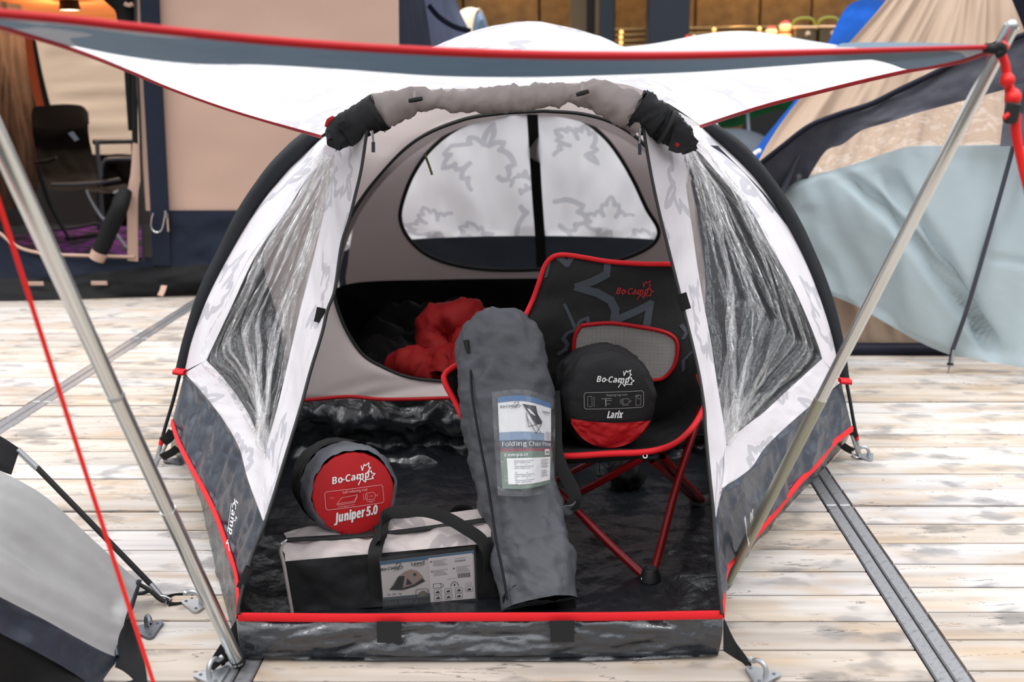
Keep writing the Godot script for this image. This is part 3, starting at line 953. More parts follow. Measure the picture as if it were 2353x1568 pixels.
	put("seat", skin(loft([[v(-3.447, 0.455, -7.3), v(-3.286, 0.444, -7.3), v(-3.095, 0.461, -7.3)], [v(-3.299, 0.416, -7), v(-3.129, 0.41, -7), v(-2.862, 0.467, -7)]], 20, 8)), mesh_black, ch)
	put("seat_rail", rod([v(-3.263, 0.452, -6.98), v(-3.13, 0.452, -6.98), v(-2.945, 0.463, -6.98), v(-2.815, 0.486, -6.98)], 0.012, 8, 10), M.dull_steel, ch)
	put("leg", rod([v(-3.487, 0.549, -7.3), v(-3.468, 0.402, -7.3), v(-3.426, 0.254, -7.3), v(-3.359, 0.105, -7.3), v(-3.33, 0.047, -7.3)], 0.014, 8, 16), M.black, ch)
	put("leg", rod([v(-2.991, 0.721, -7.1), v(-2.993, 0.509, -7.1), v(-3.002, 0.279, -7.1), v(-3.005, 0.133, -7.1)], 0.014, 8, 16), M.dull_steel, ch)
	put("foot_bar", rod([v(-3.562, 0.076, -7.5), v(-3.382, 0.094, -7.5), v(-3.206, 0.125, -7.5)], 0.012, 8, 10), M.dull_steel, ch)
	put("foot_bar", rod([v(-3.36, 0.047, -7.3), v(-3.269, 0.056, -7.3), v(-3.132, 0.074, -7.3)], 0.012, 8, 10), M.black, ch)
	put("armrest", rod([v(-3.359, 0.588, -7), v(-3.278, 0.602, -7), v(-3.219, 0.624, -7)], [0.02, 0.028, 0.02], 8, 10, 0.5), M.black, ch)
	put("armrest", rod([v(-2.901, 0.513, -6.9), v(-2.893, 0.568, -6.9), v(-2.869, 0.61, -6.9), v(-2.818, 0.621, -6.9), v(-2.687, 0.623, -6.9)], 0.013, 8, 24), M.dull_steel, ch)
	put("care_tag", skin(loft([[v(-3.307, 0.758, -7.4), v(-3.27, 0.77, -7.4)], [v(-3.266, 0.703, -7.4), v(-3.234, 0.717, -7.4)]], 4, 4)), plain(Color(0.75, 0.82, 0.9), 0.5), ch)

	var tb := thing("folding_table", "grey framed folding table with dark shelf cloth behind the black camp chair", "table", v(-3.32, 0, -8.03))
	put("frame", rod([v(-3.226, 0.688, -7.6), v(-3.116, 0.691, -7.6), v(-2.944, 0.694, -7.6)], 0.02, 8, 6), M.dull_steel, tb)
	put("leg", rod([v(-2.944, 0.694, -7.6), v(-2.949, 0.615, -7.6), v(-2.96, 0.463, -7.6), v(-2.995, 0.062, -7.6)], 0.015, 8, 6), M.dull_steel, tb)
	put("leg", rod([v(-3.196, 0.682, -7.6), v(-3.212, 0.463, -7.6), v(-3.248, 0.062, -7.6)], 0.015, 8, 6), M.dull_steel, tb)
	put("shelf_cloth", skin(crease(loft([[v(-3.319, 0.569, -7.9), v(-3.184, 0.582, -7.9), v(-3.051, 0.575, -7.9)], [v(-3.373, 0.051, -7.9), v(-3.237, 0.051, -7.9), v(-3.101, 0.051, -7.9)]], 20, 20), 0.03, 3, 3, 44)), M.black_cloth, tb)

	var stool := thing("folding_stool", "small black footstool on crossed silver legs beside the camp chair", "stool", v(-3.101, 0, -7.39))
	put("seat", skin(loft([[v(-3.005, 0.432, -6.9), v(-2.886, 0.443, -6.9), v(-2.744, 0.466, -6.9)], [v(-2.903, 0.437, -6.7), v(-2.779, 0.426, -6.7), v(-2.647, 0.442, -6.7)]], 16, 6)), mesh_black, stool)
	put("leg", rod([v(-2.916, 0.448, -6.7), v(-2.904, 0.404, -6.7), v(-2.848, 0.287, -6.7), v(-2.804, 0.235, -6.7), v(-2.704, 0.08, -6.7)], 0.011, 8, 16), M.galv, stool)
	put("leg", rod([v(-2.738, 0.431, -6.75), v(-2.764, 0.39, -6.75), v(-2.801, 0.294, -6.75), v(-2.83, 0.233, -6.75), v(-2.868, 0.133, -6.75)], 0.011, 8, 16), M.dull_steel, stool)
	put("seat_bar", rod([v(-2.738, 0.428, -6.68), v(-2.702, 0.439, -6.68), v(-2.644, 0.444, -6.68)], 0.013, 8, 6), M.galv, stool)

	var roll := thing("rolled_blind", "black rolled fabric tied with a beige end, leaning in the canvas tent doorway", "fabric roll", v(-2.372, 0.221, -5.5))
	put("roll", rod([v(-2.219, 0.558, -5.56), v(-2.23, 0.486, -5.5), v(-2.287, 0.385, -5.5), v(-2.329, 0.305, -5.5), v(-2.362, 0.248, -5.5)], [0.034, 0.042, 0.044, 0.042, 0.04], 14, 24), M.black_cloth, roll)
	put("end_cap", rod([v(-2.357, 0.253, -5.5), v(-2.38, 0.212, -5.5)], [0.042, 0.04], 14, 4), beige, roll)

	var lamp := thing("pendant_lamp", "black drum pendant lamp hanging under the orange tent roof", "lamp", v(-3.283, 1.751, -7.6))
	put("shade", skin(turned(v(-3.291, 1.672, -7.6), Vector3.DOWN, Vector3.RIGHT, [Vector2(0, 0), Vector2(0, 0.055), Vector2(0.10, 0.07), Vector2(0.098, 0.066), Vector2(0.01, 0.05)], 24), true), M.black, lamp)
	put("cord", rod([v(-3.291, 1.672, -7.6), v(-3.273, 1.835, -7.6)], 0.006, 6), M.black, lamp)
	var lit := plain(Color(0.9, 0.88, 0.84), 0.5)
	lit.emission_enabled = true
	lit.emission = Color(1.0, 0.9, 0.78)
	lit.emission_energy_multiplier = 0.8
	put("diffuser", rod([v(-3.299, 1.599, -7.6), v(-3.3, 1.593, -7.6)], 0.055, 18), lit, lamp)
	var bulb := OmniLight3D.new()
	bulb.name = "bulb"
	bulb.light_color = Color(1.0, 0.9, 0.78)
	bulb.light_energy = 0.9
	bulb.light_size = 0.05
	bulb.omni_range = 8.0
	bulb.omni_attenuation = 2.0
	bulb.shadow_enabled = true
	lamp.add_child(bulb)
	bulb.global_position = v(-3.305, 1.548, -7.6)

	var pod := thing("tunnel_tent", "small cream tunnel tent with grey-blue end peeking past the navy canvas", "tent", v(-0.64, 1.253, -9))
	var cr_m := cloth(Color(0.95, 0.88, 0.78), 0.7, 0.1, 2.0, 0.5)
	var bl_m := cloth(Color(0.36, 0.43, 0.51), 0.6, 0.2, 2.0, 0.1)
	put("fly", skin(loft([[v(-1.032, 1.034, -10), v(-0.94, 1.568, -10), v(-0.812, 1.71, -10), v(-0.683, 1.718, -10), v(-0.627, 1.568, -10), v(-0.604, 1.034, -10)], [v(-0.896, 1.041, -9.4), v(-0.81, 1.543, -9.4), v(-0.716, 1.663, -9.4), v(-0.624, 1.677, -9.4), v(-0.574, 1.543, -9.4), v(-0.552, 1.041, -9.4)], [v(-0.679, 1.046, -9), v(-0.658, 1.424, -9), v(-0.633, 1.594, -9), v(-0.597, 1.668, -9), v(-0.569, 1.648, -9), v(-0.535, 1.56, -9), v(-0.495, 1.424, -9), v(-0.465, 1.046, -9)]], 40, 16)), cr_m, pod)
	put("end_panel", skin(loft([[v(-0.675, 1.046, -9), v(-0.654, 1.424, -9), v(-0.63, 1.587, -9), v(-0.597, 1.641, -9), v(-0.576, 1.641, -9), v(-0.539, 1.56, -9), v(-0.499, 1.424, -9), v(-0.468, 1.046, -9)], [v(-0.643, 1.048, -8.8), v(-0.623, 1.385, -8.8), v(-0.593, 1.518, -8.8), v(-0.571, 1.567, -8.8), v(-0.551, 1.567, -8.8), v(-0.525, 1.485, -8.8), v(-0.498, 1.385, -8.8), v(-0.468, 1.048, -8.8)]], 40, 6)), bl_m, pod)
	put("end_panel", skin(loft([[v(-0.643, 1.048, -8.8), v(-0.623, 1.385, -8.8), v(-0.593, 1.518, -8.8), v(-0.571, 1.567, -8.8)], [v(-0.468, 1.048, -8.8), v(-0.498, 1.385, -8.8), v(-0.525, 1.485, -8.8), v(-0.551, 1.567, -8.8)]], 16, 6)), bl_m, pod)
	inner.set_meta("label", "sunlit cream inner wall")

# ---------------------------------------------------------------- tents on the right
func windbreak_side() -> void:
	var pale := cloth(Color(0.635, 0.69, 0.71), 0.6, 0.2, 1.5, 0.5, 0.3)
	var dark := cloth(Color(0.25, 0.25, 0.285), 0.55, 0.3, 2.0, 0.1, 0.35)
	var beige := cloth(Color(0.64, 0.555, 0.485), 0.8, 0.08, 3.0, 0.15, 0.2)
	var navy := cloth(Color(0.09, 0.095, 0.15), 0.6, 0.2, 2.0, 0.0, 0.3)
	var w := thing("windbreak", "pale blue-grey fabric screen with clear window strip right of the dome tent", "windbreak", v(1.565, 0, -4.064))
	var body := crease(loft([[v(0.933, 0.66, -4.5), v(0.956, 0.681, -4.439), v(1.029, 0.74, -4.378), v(1.1, 0.77, -4.317), v(1.186, 0.805, -4.256), v(1.285, 0.848, -4.194), v(1.364, 0.881, -4.133), v(1.523, 0.889, -4.072), v(1.747, 0.898, -4.011), v(1.922, 0.907, -3.95)], [v(0.964, 0.462, -4.42), v(1.039, 0.507, -4.362), v(1.096, 0.516, -4.304), v(1.151, 0.524, -4.247), v(1.255, 0.533, -4.189), v(1.358, 0.524, -4.131), v(1.458, 0.516, -4.073), v(1.572, 0.492, -4.016), v(1.769, 0.485, -3.958), v(1.949, 0.478, -3.9)], [v(1.06, 0.281, -4.4), v(1.102, 0.277, -4.344), v(1.235, 0.23, -4.289), v(1.366, 0.16, -4.233), v(1.477, 0.101, -4.178), v(1.58, 0.063, -4.122), v(1.649, 0.06, -4.067), v(1.748, 0.054, -4.011), v(1.814, 0.052, -3.956), v(2.002, 0.033, -3.9)]], 90, 60), 0.055, 2.2, 0.7, 21, 0.06)
	body = fold(fold(fold(fold(body, Vector2(0.28, 0.03), Vector2(0.72, 0.97), 0.06, 0.022), Vector2(0.40, 0.05), Vector2(0.73, 0.97), 0.06, 0.028), Vector2(0.12, 0.2), Vector2(0.3, 0.9), 0.015, 0.05), Vector2(0.7, 0.5), Vector2(0.98, 0.55), 0.012, 0.02)
	put("screen", skin(body), pale, w)
	put("window_pane", skin(crease(loft([[v(0.959, 0.673, -4.45), v(1.026, 0.707, -4.397), v(1.041, 0.758, -4.343), v(1.088, 0.857, -4.29), v(1.133, 0.882, -4.237), v(1.191, 0.938, -4.183), v(1.273, 0.97, -4.13), v(1.352, 1.005, -4.077), v(1.491, 1.049, -4.023), v(1.643, 1.096, -3.97)], [v(0.962, 0.673, -4.45), v(1.033, 0.735, -4.397), v(1.073, 0.758, -4.343), v(1.128, 0.78, -4.29), v(1.181, 0.803, -4.237), v(1.282, 0.846, -4.183), v(1.363, 0.878, -4.13), v(1.46, 0.884, -4.077), v(1.57, 0.891, -4.023), v(1.653, 0.896, -3.97)]], 160, 60), 0.05, 5, 9, 22, 0.05, true)), M.pane, w)
	put("top_band", skin(crease(loft([[v(0.844, 0.791, -4.4), v(0.928, 0.87, -4.353), v(1.018, 0.949, -4.307), v(1.123, 0.998, -4.26), v(1.226, 1.036, -4.213), v(1.324, 1.094, -4.167), v(1.419, 1.147, -4.12), v(1.557, 1.228, -4.073), v(1.712, 1.288, -4.027), v(1.882, 1.354, -3.98)], [v(0.923, 0.662, -4.45), v(1.027, 0.703, -4.4), v(1.043, 0.757, -4.35), v(1.091, 0.856, -4.3), v(1.137, 0.881, -4.25), v(1.196, 0.938, -4.2), v(1.279, 0.97, -4.15), v(1.359, 1.004, -4.1), v(1.501, 1.048, -4.05), v(1.656, 1.096, -4), v(1.89, 1.165, -3.95)]], 80, 16), 0.02, 3, 5, 23)), dark, w)
	put("top_hem", rod([v(0.841, 0.793, -4.38), v(0.924, 0.871, -4.333), v(1.013, 0.95, -4.287), v(1.118, 0.999, -4.24), v(1.22, 1.037, -4.193), v(1.318, 1.094, -4.147), v(1.413, 1.147, -4.1), v(1.549, 1.227, -4.053), v(1.703, 1.287, -4.007), v(1.873, 1.353, -3.96)], 0.011, 8, 60), navy, w)
	put("end_band", skin(crease(loft([[v(1.639, 1.104, -3.97), v(1.635, 1.028, -3.947), v(1.623, 0.952, -3.923), v(1.613, 0.897, -3.9)], [v(1.886, 1.165, -3.94), v(1.891, 1.044, -3.92), v(1.892, 0.953, -3.9), v(1.889, 0.899, -3.88)]], 16, 16), 0.012, 3, 3, 24)), dark, w)
	put("pole_sleeve", rod([v(1.698, 1.18, -3.9), v(1.694, 1.043, -3.936), v(1.693, 0.902, -3.972), v(1.649, 0.559, -4.008), v(1.608, 0.265, -4.044), v(1.582, 0.096, -4.08)], 0.0125, 10, 40, 0.6), dark, w)
	put("pole_sleeve", rod([v(1.034, 0.945, -4.36), v(1.004, 0.851, -4.373), v(0.968, 0.754, -4.387), v(0.94, 0.671, -4.4)], [0.008, 0.02, 0.026, 0.03], 10, 20, 0.4), dark, w)
	put("pole_end", rod([v(1.582, 0.099, -4.08), v(1.574, 0.034, -4.07)], 0.0095, 12), M.chrome, w)
	put("pole_stop", rod([v(1.573, 0.041, -4.07), v(1.572, 0.031, -4.068)], 0.013, 12), M.black, w)
	put("pole_spike", rod([v(1.572, 0.034, -4.069), v(1.565, 0, -4.064)], [0.005, 0.003], 8), M.chrome, w)
	put("eyelet", rod([v(1.026, 0.949, -4.34), v(1.023, 0.934, -4.34)], 0.014, 10), plain(Color(0.5, 0.42, 0.2), 0.4, 0.8), w)

	var b := thing("bell_tent", "tall beige canvas tent with navy base band behind the pale screen", "tent", v(1.39, 0, -4.333))
	put("wall", skin(crease(loft([[v(1.77, 1.715, -5.4), v(1.936, 1.715, -5.4), v(2.207, 1.715, -5.4)], [v(1.568, 1.503, -5.2), v(1.842, 1.503, -5.2), v(2.165, 1.503, -5.2)], [v(0.902, 0.769, -4.75), v(1.4, 0.769, -4.75), v(2.206, 0.769, -4.75)], [v(0.901, 0.355, -4.4), v(1.329, 0.355, -4.4), v(2.13, 0.355, -4.4)], [v(0.95, 0.041, -4.38), v(1.346, 0.041, -4.38), v(2.158, 0.041, -4.38)]], 90, 60), 0.045, 6.5, 0.5, 25, 0.03)), beige, b)
	put("base_band", rod([v(0.947, 0.023, -4.36), v(1.342, 0.023, -4.36), v(2.15, 0.023, -4.36)], 0.032, 14, 20, 0.8), navy, b)
	put("corner_band", skin(loft([[v(2.006, 1.544, -4.98), v(2.047, 1.47, -4.98), v(2.107, 1.358, -4.98), v(2.162, 1.245, -4.98)], [v(2.301, 1.537, -4.9), v(2.31, 1.465, -4.9), v(2.323, 1.355, -4.9), v(2.336, 1.244, -4.9)]], 12, 4)), navy, b)

	var bl := thing("blue_tent", "bright blue tent with rounded top behind the beige canvas tent", "tent", v(1.496, 0, -6.841))
	var blue := cloth(Color(0.13, 0.42, 0.86), 0.55, 0.5, 1.5, 0.35, 0.35)
	put("fly", skin(crease(loft([[v(1.049, 0.367, -6.6), v(1.236, 0.699, -6.6), v(1.373, 0.881, -6.6), v(1.471, 1.01, -6.6), v(1.636, 1.314, -6.6), v(1.692, 1.451, -6.6), v(1.75, 1.544, -6.6), v(1.838, 1.584, -6.6)], [v(1.229, 0.355, -6.7), v(1.376, 0.692, -6.7), v(1.554, 0.877, -6.7), v(1.653, 1.008, -6.7), v(1.819, 1.316, -6.7), v(1.888, 1.455, -6.7), v(1.934, 1.543, -6.7), v(1.984, 1.58, -6.7)], [v(1.798, 0.32, -7), v(1.917, 0.671, -7), v(2.016, 0.865, -7), v(2.09, 1.001, -7), v(2.231, 1.324, -7), v(2.247, 1.469, -7), v(2.254, 1.548, -7), v(2.263, 1.6, -7)]], 50, 30), 0.05, 2, 2, 26)), blue, bl)
	put("hem", rod([v(1.14, 0.571, -6.55), v(1.195, 0.647, -6.55), v(1.235, 0.689, -6.55), v(1.261, 0.7, -6.55)], 0.012, 8, 10), plain(Color(0.9, 0.9, 0.92), 0.5), bl)
	var gt := thing("green_tarp", "green tarpaulin sagging in the background under the right canopy edge", "tarpaulin", v(1.63, 0.847, -8.5))
	put("sheet", skin(crease(loft([[v(1.108, 1.215, -8.5), v(1.444, 1.215, -8.5), v(1.78, 1.215, -8.5), v(2.116, 1.215, -8.5)], [v(1.091, 0.958, -8.3), v(1.421, 0.958, -8.3), v(1.75, 0.99, -8.3), v(2.078, 1.022, -8.3)], [v(1.206, 0.749, -8.6), v(1.447, 0.742, -8.6), v(1.616, 0.823, -8.6), v(1.886, 0.9, -8.6), v(2.158, 0.944, -8.6)]], 40, 24), 0.12, 2, 2, 27)), cloth(Color(0.13, 0.42, 0.22), 0.6, 0.4, 1.5), gt)
	put("prop", rod([v(1.493, 0.923, -8.4), v(1.526, 0.642, -8.4), v(1.52, -0.09, -8.4)], 0.012, 8), plain(Color(0.6, 0.65, 0.68), 0.4), gt)
	var gr := thing("low_grey_tent", "low rounded dark grey tent far behind, below the green tarpaulin", "tent", v(1.644, 0, -9.371))
	put("fly", skin(crease(loft([[v(0.777, -0.194, -8.2), v(0.958, 0.573, -8.2), v(1.217, 0.729, -8.2), v(1.413, 0.748, -8.2), v(1.613, 0.687, -8.2), v(1.821, 0.508, -8.2), v(2.018, -0.609, -8.2)], [v(0.642, -0.125, -7.4), v(0.871, 0.422, -7.4), v(1.104, 0.6, -7.4), v(1.312, 0.629, -7.4), v(1.494, 0.57, -7.4), v(1.681, 0.422, -7.4), v(1.834, -0.125, -7.4)]], 40, 16), 0.03, 1, 1, 28)), cloth(Color(0.25, 0.27, 0.30), 0.45, 0.2, 1.5), gr)

# ---------------------------------------------------------------- the dome tent in front
func hoop(cx: float, z: float, w: float, h: float, lo: float, n: int, lean := 0.0, pw := 0.92) -> Array:
	var out := []
	for i in n + 1:
		var a := PI * (1.0 - float(i) / n)
		var q := v(cx + w * cos(a) * (0.9 + 0.1 * absf(cos(a))), 0, 0)
		q.y = lo + (h - lo) * pow(maxf(sin(a), 0.0), pw)
		q.z = z - lean * (1.0 - q.y / maxf(h, 0.01))
		out.append(q)
	return out

func dome_tent() -> void:
	var t := thing("dome_tent", "white and slate dome tent with red piping, open porch and clear side windows", "tent", v(-0.12, 0, -3.0))
	# main fly: front hoop, top, rear
	var front := [v(-1.119, 0.256, -3.1), v(-1.088, 0.367, -3.13), v(-1.046, 0.499, -3.16), v(-0.996, 0.619, -3.2), v(-0.933, 0.739, -3.24), v(-0.857, 0.847, -3.28), v(-0.777, 0.936, -3.33), v(-0.658, 1.022, -3.36), v(-0.5, 1.104, -3.4), v(-0.311, 1.153, -3.42), v(-0.122, 1.168, -3.43), v(0.081, 1.16, -3.42), v(0.282, 1.104, -3.38), v(0.441, 1.02, -3.34), v(0.559, 0.915, -3.3), v(0.656, 0.803, -3.26), v(0.74, 0.676, -3.22), v(0.797, 0.562, -3.18), v(0.834, 0.436, -3.14), v(0.857, 0.346, -3.12), v(0.869, 0.256, -3.1)]
	var top := hoop(-0.085, -4.05, 0.98, 1.327, 0.06, 20)
	var back := hoop(-0.10, -4.78, 0.98, 1.02, 0.06, 20, 0.12)
	var low := hoop(-0.10, -5.16, 0.96, 0.385, 0.05, 20, 0.0, 0.2)
	var hem := hoop(-0.10, -5.36, 0.92, 0.05, 0.04, 20, 0.0)
	var whole := crease(loft([front, top, back], 80, 60), 0.012, 2.5, 2.5, 41, 0.1)
	put("fly", skin(span(whole, 22, 58)), M.white, t)
	put("fly_side", skin(span(whole, 0, 22)), M.slate_dark, t)
	put("fly_side", skin(span(whole, 58, 80)), M.slate_dark, t)
	var rear := put("rear_fly", skin(crease(loft([back, hoop(-0.10, -4.98, 0.97, 0.70, 0.06, 20, 0.06, 0.5), low], 80, 40), 0.045, 3.5, 0.8, 42, 0.06)), M.white, t)
	put("rear_skirt", skin(crease(loft([low, hem], 80, 12), 0.02, 4.0, 2.0, 43, 0.06)), M.slate_thin, t)
	rear.set_meta("label", "white leaf-patterned rear wall lit from outside")
	put("rear_zip", tape([v(-0.089, 0.995, -4.72), v(-0.083, 0.803, -4.93), v(-0.073, 0.597, -5), v(-0.06, 0.382, -5.07), v(-0.053, 0.178, -5.14)], Vector3.RIGHT, 0.048, 0.006), M.black, t)

	# pole sleeves and poles
	var sl := [v(-1.115, 0.301, -3.04), v(-1.093, 0.39, -3.069), v(-1.044, 0.536, -3.098), v(-0.99, 0.649, -3.127), v(-0.927, 0.77, -3.156), v(-0.85, 0.876, -3.185), v(-0.782, 0.943, -3.214), v(-0.744, 0.977, -3.243), v(-0.701, 1.006, -3.272), v(-0.636, 1.047, -3.32), v(-0.558, 1.083, -3.34)]
	var si := [v(-0.705, 0.961, -3.3), v(-0.758, 0.916, -3.27), v(-0.821, 0.842, -3.22), v(-0.885, 0.753, -3.17), v(-0.958, 0.627, -3.12), v(-1.018, 0.508, -3.08), v(-1.064, 0.387, -3.05), v(-1.086, 0.299, -3.03)]
	si.reverse()
	si.append_array([v(-0.64, 1.005, -3.33), v(-0.558, 1.047, -3.33)])
	var sr := [v(0.885, 0.264, -3.05), v(0.866, 0.374, -3.085), v(0.82, 0.538, -3.12), v(0.746, 0.709, -3.155), v(0.667, 0.835, -3.19), v(0.574, 0.94, -3.225), v(0.486, 1.003, -3.26), v(0.435, 1.041, -3.3), v(0.358, 1.083, -3.33)]
	var sri := [v(0.451, 0.997, -3.3), v(0.539, 0.923, -3.27), v(0.614, 0.84, -3.22), v(0.698, 0.714, -3.17), v(0.759, 0.59, -3.12), v(0.808, 0.458, -3.08), v(0.839, 0.351, -3.06), v(0.856, 0.264, -3.05)]
	sri.reverse()
	sri.append_array([v(0.399, 1.031, -3.33), v(0.332, 1.06, -3.33)])
	for s in [[sl, si], [sr, sri]]:
		var a := cr(s[0], 60)
		var inner := cr(s[1], 240)
		var b := PackedVector3Array()
		for p in a:
			var near := inner[0]
			for w in inner:
				if w.distance_squared_to(p) < near.distance_squared_to(p):
					near = w
			b.append(near)
		var ring := []
		for i in 61:
			var c := (a[i] + b[i]) * 0.5
			var h := (b[i] - a[i]) * 0.5
			var tt := (a[mini(i + 1, 60)] - a[maxi(i - 1, 0)]).normalized()
			var nn := h.cross(tt).normalized()
			if nn.z < 0:
				nn = -nn
			var r := PackedVector3Array()
			for k in 13:
				var an := TAU * k / 12
				r.append(c + h * cos(an) + nn * h.length() * 0.75 * sin(an))
			ring.append(r)
		put("pole_sleeve", skin(ring, true), M.sleeve, t)
	put("sleeve_hem", tape([v(-1.106, 0.308, -3), v(-1.091, 0.305, -3), v(-1.075, 0.304, -3)], Vector3.UP, 0.012, 0.03, 6), M.red_bright, t)
	put("sleeve_hem", tape([v(0.84, 0.279, -3), v(0.856, 0.277, -3), v(0.873, 0.276, -3)], Vector3.UP, 0.012, 0.03, 6), M.red_bright, t)
	put("pole", rod([v(-1.1, 0.301, -3.04), v(-1.131, 0.206, -3.04), v(-1.159, 0.131, -3.04), v(-1.177, 0.08, -3.04)], 0.0052, 10, 16), M.black, t)
	put("pole", rod([v(0.87, 0.271, -3.04), v(0.886, 0.206, -3.04), v(0.902, 0.138, -3.04), v(0.919, 0.09, -3.06)], 0.0052, 10, 16), M.black, t)
	for q in [[v(-1.176, 0.083, -3.04), v(-1.181, 0.066, -3.04), v(-1.2, 0, -3.035), v(-1.155, 0.074, -3.02)], [v(0.918, 0.093, -3.06), v(0.921, 0.076, -3.06), v(0.944, 0, -3.099), v(0.899, 0.094, -3.04)]]:
		put("pole_collar", rod([q[0], q[1]], 0.0072, 12), M.red_bright, t)
		put("pole_tip", rod([q[1], q[2] + v(0, 0.008, 0)], [0.006, 0.0065, 0.0075], 12, 6), M.galv, t)
		put("pole_tip", rod([q[3], q[2] + v(0, 0.008, 0)], [0.004, 0.006, 0.007], 12, 6), M.galv, t)
		var st := tool()
		ball(st, q[2] + v(0, 0.008, 0), Vector3.ONE * 0.009, 12)
		put("pin_ring", st.commit(), M.chrome, t)
	put("corner_strap", tape([v(-1.125, 0.122, -3), v(-1.142, 0.1, -3), v(-1.159, 0.089, -3)], v(0, 1, 0.2), 0.03, 0.004, 10), M.webbing, t)
	put("corner_strap", tape([v(-1.116, 0.07, -3), v(-1.134, 0.056, -3), v(-1.166, 0.04, -3)], v(0, 1, 0.3), 0.024, 0.004, 10), M.webbing, t)
	put("corner_strap", tape([v(0.898, 0.107, -3.05), v(0.908, 0.093, -3.05), v(0.915, 0.085, -3.05)], v(0, 1, 0.2), 0.02, 0.004, 10), M.webbing, t)
	put("corner_strap", tape([v(0.876, 0.06, -3.05), v(0.893, 0.049, -3.05), v(0.909, 0.041, -3.05)], v(0, 1, 0.3), 0.022, 0.004, 10), M.webbing, t)
	put("strap_ring", rod([v(0.906, 0.043, -3.05), v(0.91, 0.029, -3.05), v(0.921, 0.021, -3.05), v(0.929, 0.024, -3.05), v(0.928, 0.035, -3.05)], 0.003, 8, 16), M.chrome, t)
	put("strap_ring", rod([v(-1.177, 0.034, -3.03), v(-1.173, 0.02, -3.03), v(-1.173, 0.006, -3.03), v(-1.185, 0.001, -3.03), v(-1.193, 0.003, -3.03)], 0.0015, 8, 16), M.chrome, t)

	# left side of the porch
	var zl := [v(-0.477, 1.008, -2.788), v(-0.482, 0.915, -2.706), v(-0.491, 0.853, -2.651), v(-0.498, 0.806, -2.609), v(-0.51, 0.754, -2.561), v(-0.515, 0.65, -2.466), v(-0.526, 0.615, -2.433), v(-0.532, 0.571, -2.392), v(-0.548, 0.497, -2.322), v(-0.559, 0.434, -2.263), v(-0.581, 0.332, -2.164), v(-0.602, 0.238, -2.073)]
	put("side_strip", skin(crease(loft([zl, [v(-0.668, 0.972, -3.212), v(-0.596, 0.932, -2.945), v(-0.586, 0.881, -2.847), v(-0.59, 0.8, -2.746), v(-0.606, 0.67, -2.626), v(-0.62, 0.585, -2.554), v(-0.634, 0.471, -2.453), v(-0.644, 0.386, -2.371), v(-0.651, 0.315, -2.282), v(-0.611, 0.235, -2.094)]], 60, 16), 0.010, 6, 3, 51, 0.1)), M.white_strip, t)
	put("side_strip", skin(crease(loft([[v(-0.668, 0.972, -3.212), v(-0.601, 0.935, -2.96), v(-0.679, 0.877, -3.013), v(-0.747, 0.772, -2.963), v(-0.834, 0.654, -2.956), v(-0.897, 0.52, -2.913), v(-0.98, 0.364, -2.913)], [v(-0.705, 0.961, -3.3), v(-0.758, 0.916, -3.27), v(-0.821, 0.842, -3.22), v(-0.885, 0.753, -3.17), v(-0.958, 0.627, -3.12), v(-1.018, 0.508, -3.08), v(-1.064, 0.387, -3.05), v(-1.086, 0.299, -3.03)]], 60, 14), 0.008, 3, 5, 52, 0.1)), M.white_strip, t)
	put("side_strip", skin(crease(loft([[v(-0.98, 0.364, -2.913), v(-0.877, 0.354, -2.743), v(-0.772, 0.342, -2.55), v(-0.697, 0.327, -2.39), v(-0.651, 0.315, -2.282), v(-0.61, 0.236, -2.094)], [v(-1.084, 0.295, -3.023), v(-0.959, 0.288, -2.816), v(-0.853, 0.281, -2.628), v(-0.754, 0.275, -2.426), v(-0.698, 0.254, -2.288), v(-0.612, 0.233, -2.093)]], 50, 12), 0.007, 5, 5, 53, 0.1)), M.white_strip, t)
	var wl := crease(crease(loft([[v(-0.596, 0.932, -2.945), v(-0.586, 0.881, -2.847), v(-0.59, 0.8, -2.746), v(-0.606, 0.67, -2.626), v(-0.62, 0.585, -2.554), v(-0.634, 0.471, -2.453), v(-0.644, 0.386, -2.371), v(-0.651, 0.315, -2.282)], [v(-0.596, 0.932, -2.945), v(-0.679, 0.877, -3.013), v(-0.747, 0.772, -2.963), v(-0.834, 0.654, -2.956), v(-0.897, 0.52, -2.913), v(-0.98, 0.364, -2.913), v(-0.877, 0.354, -2.743), v(-0.772, 0.342, -2.55), v(-0.697, 0.327, -2.39), v(-0.651, 0.315, -2.282)]], 90, 160), 0.05, 0.6, 9, 57, 0.03), 0.014, 1.3, 24, 54, 0.03, true)
	put("side_window", skin(wl), M.pane, t)
	var dl := crease(loft([[v(-1.084, 0.293, -3.02), v(-0.959, 0.288, -2.816), v(-0.853, 0.281, -2.628), v(-0.754, 0.275, -2.426), v(-0.698, 0.254, -2.288), v(-0.609, 0.233, -2.089), v(-0.62, 0.19, -2.044), v(-0.63, 0.146, -2.001), v(-0.634, 0.104, -1.96)], [v(-1.107, 0.168, -2.95), v(-1.044, 0.155, -2.817), v(-0.955, 0.14, -2.653), v(-0.876, 0.13, -2.511), v(-0.809, 0.12, -2.384), v(-0.745, 0.11, -2.247), v(-0.678, 0.1, -2.094), v(-0.634, 0.09, -1.953)]], 90, 50), 0.016, 4, 3, 55, 0.08, true)
	put("lower_panel", skin(dl), M.slate, t)
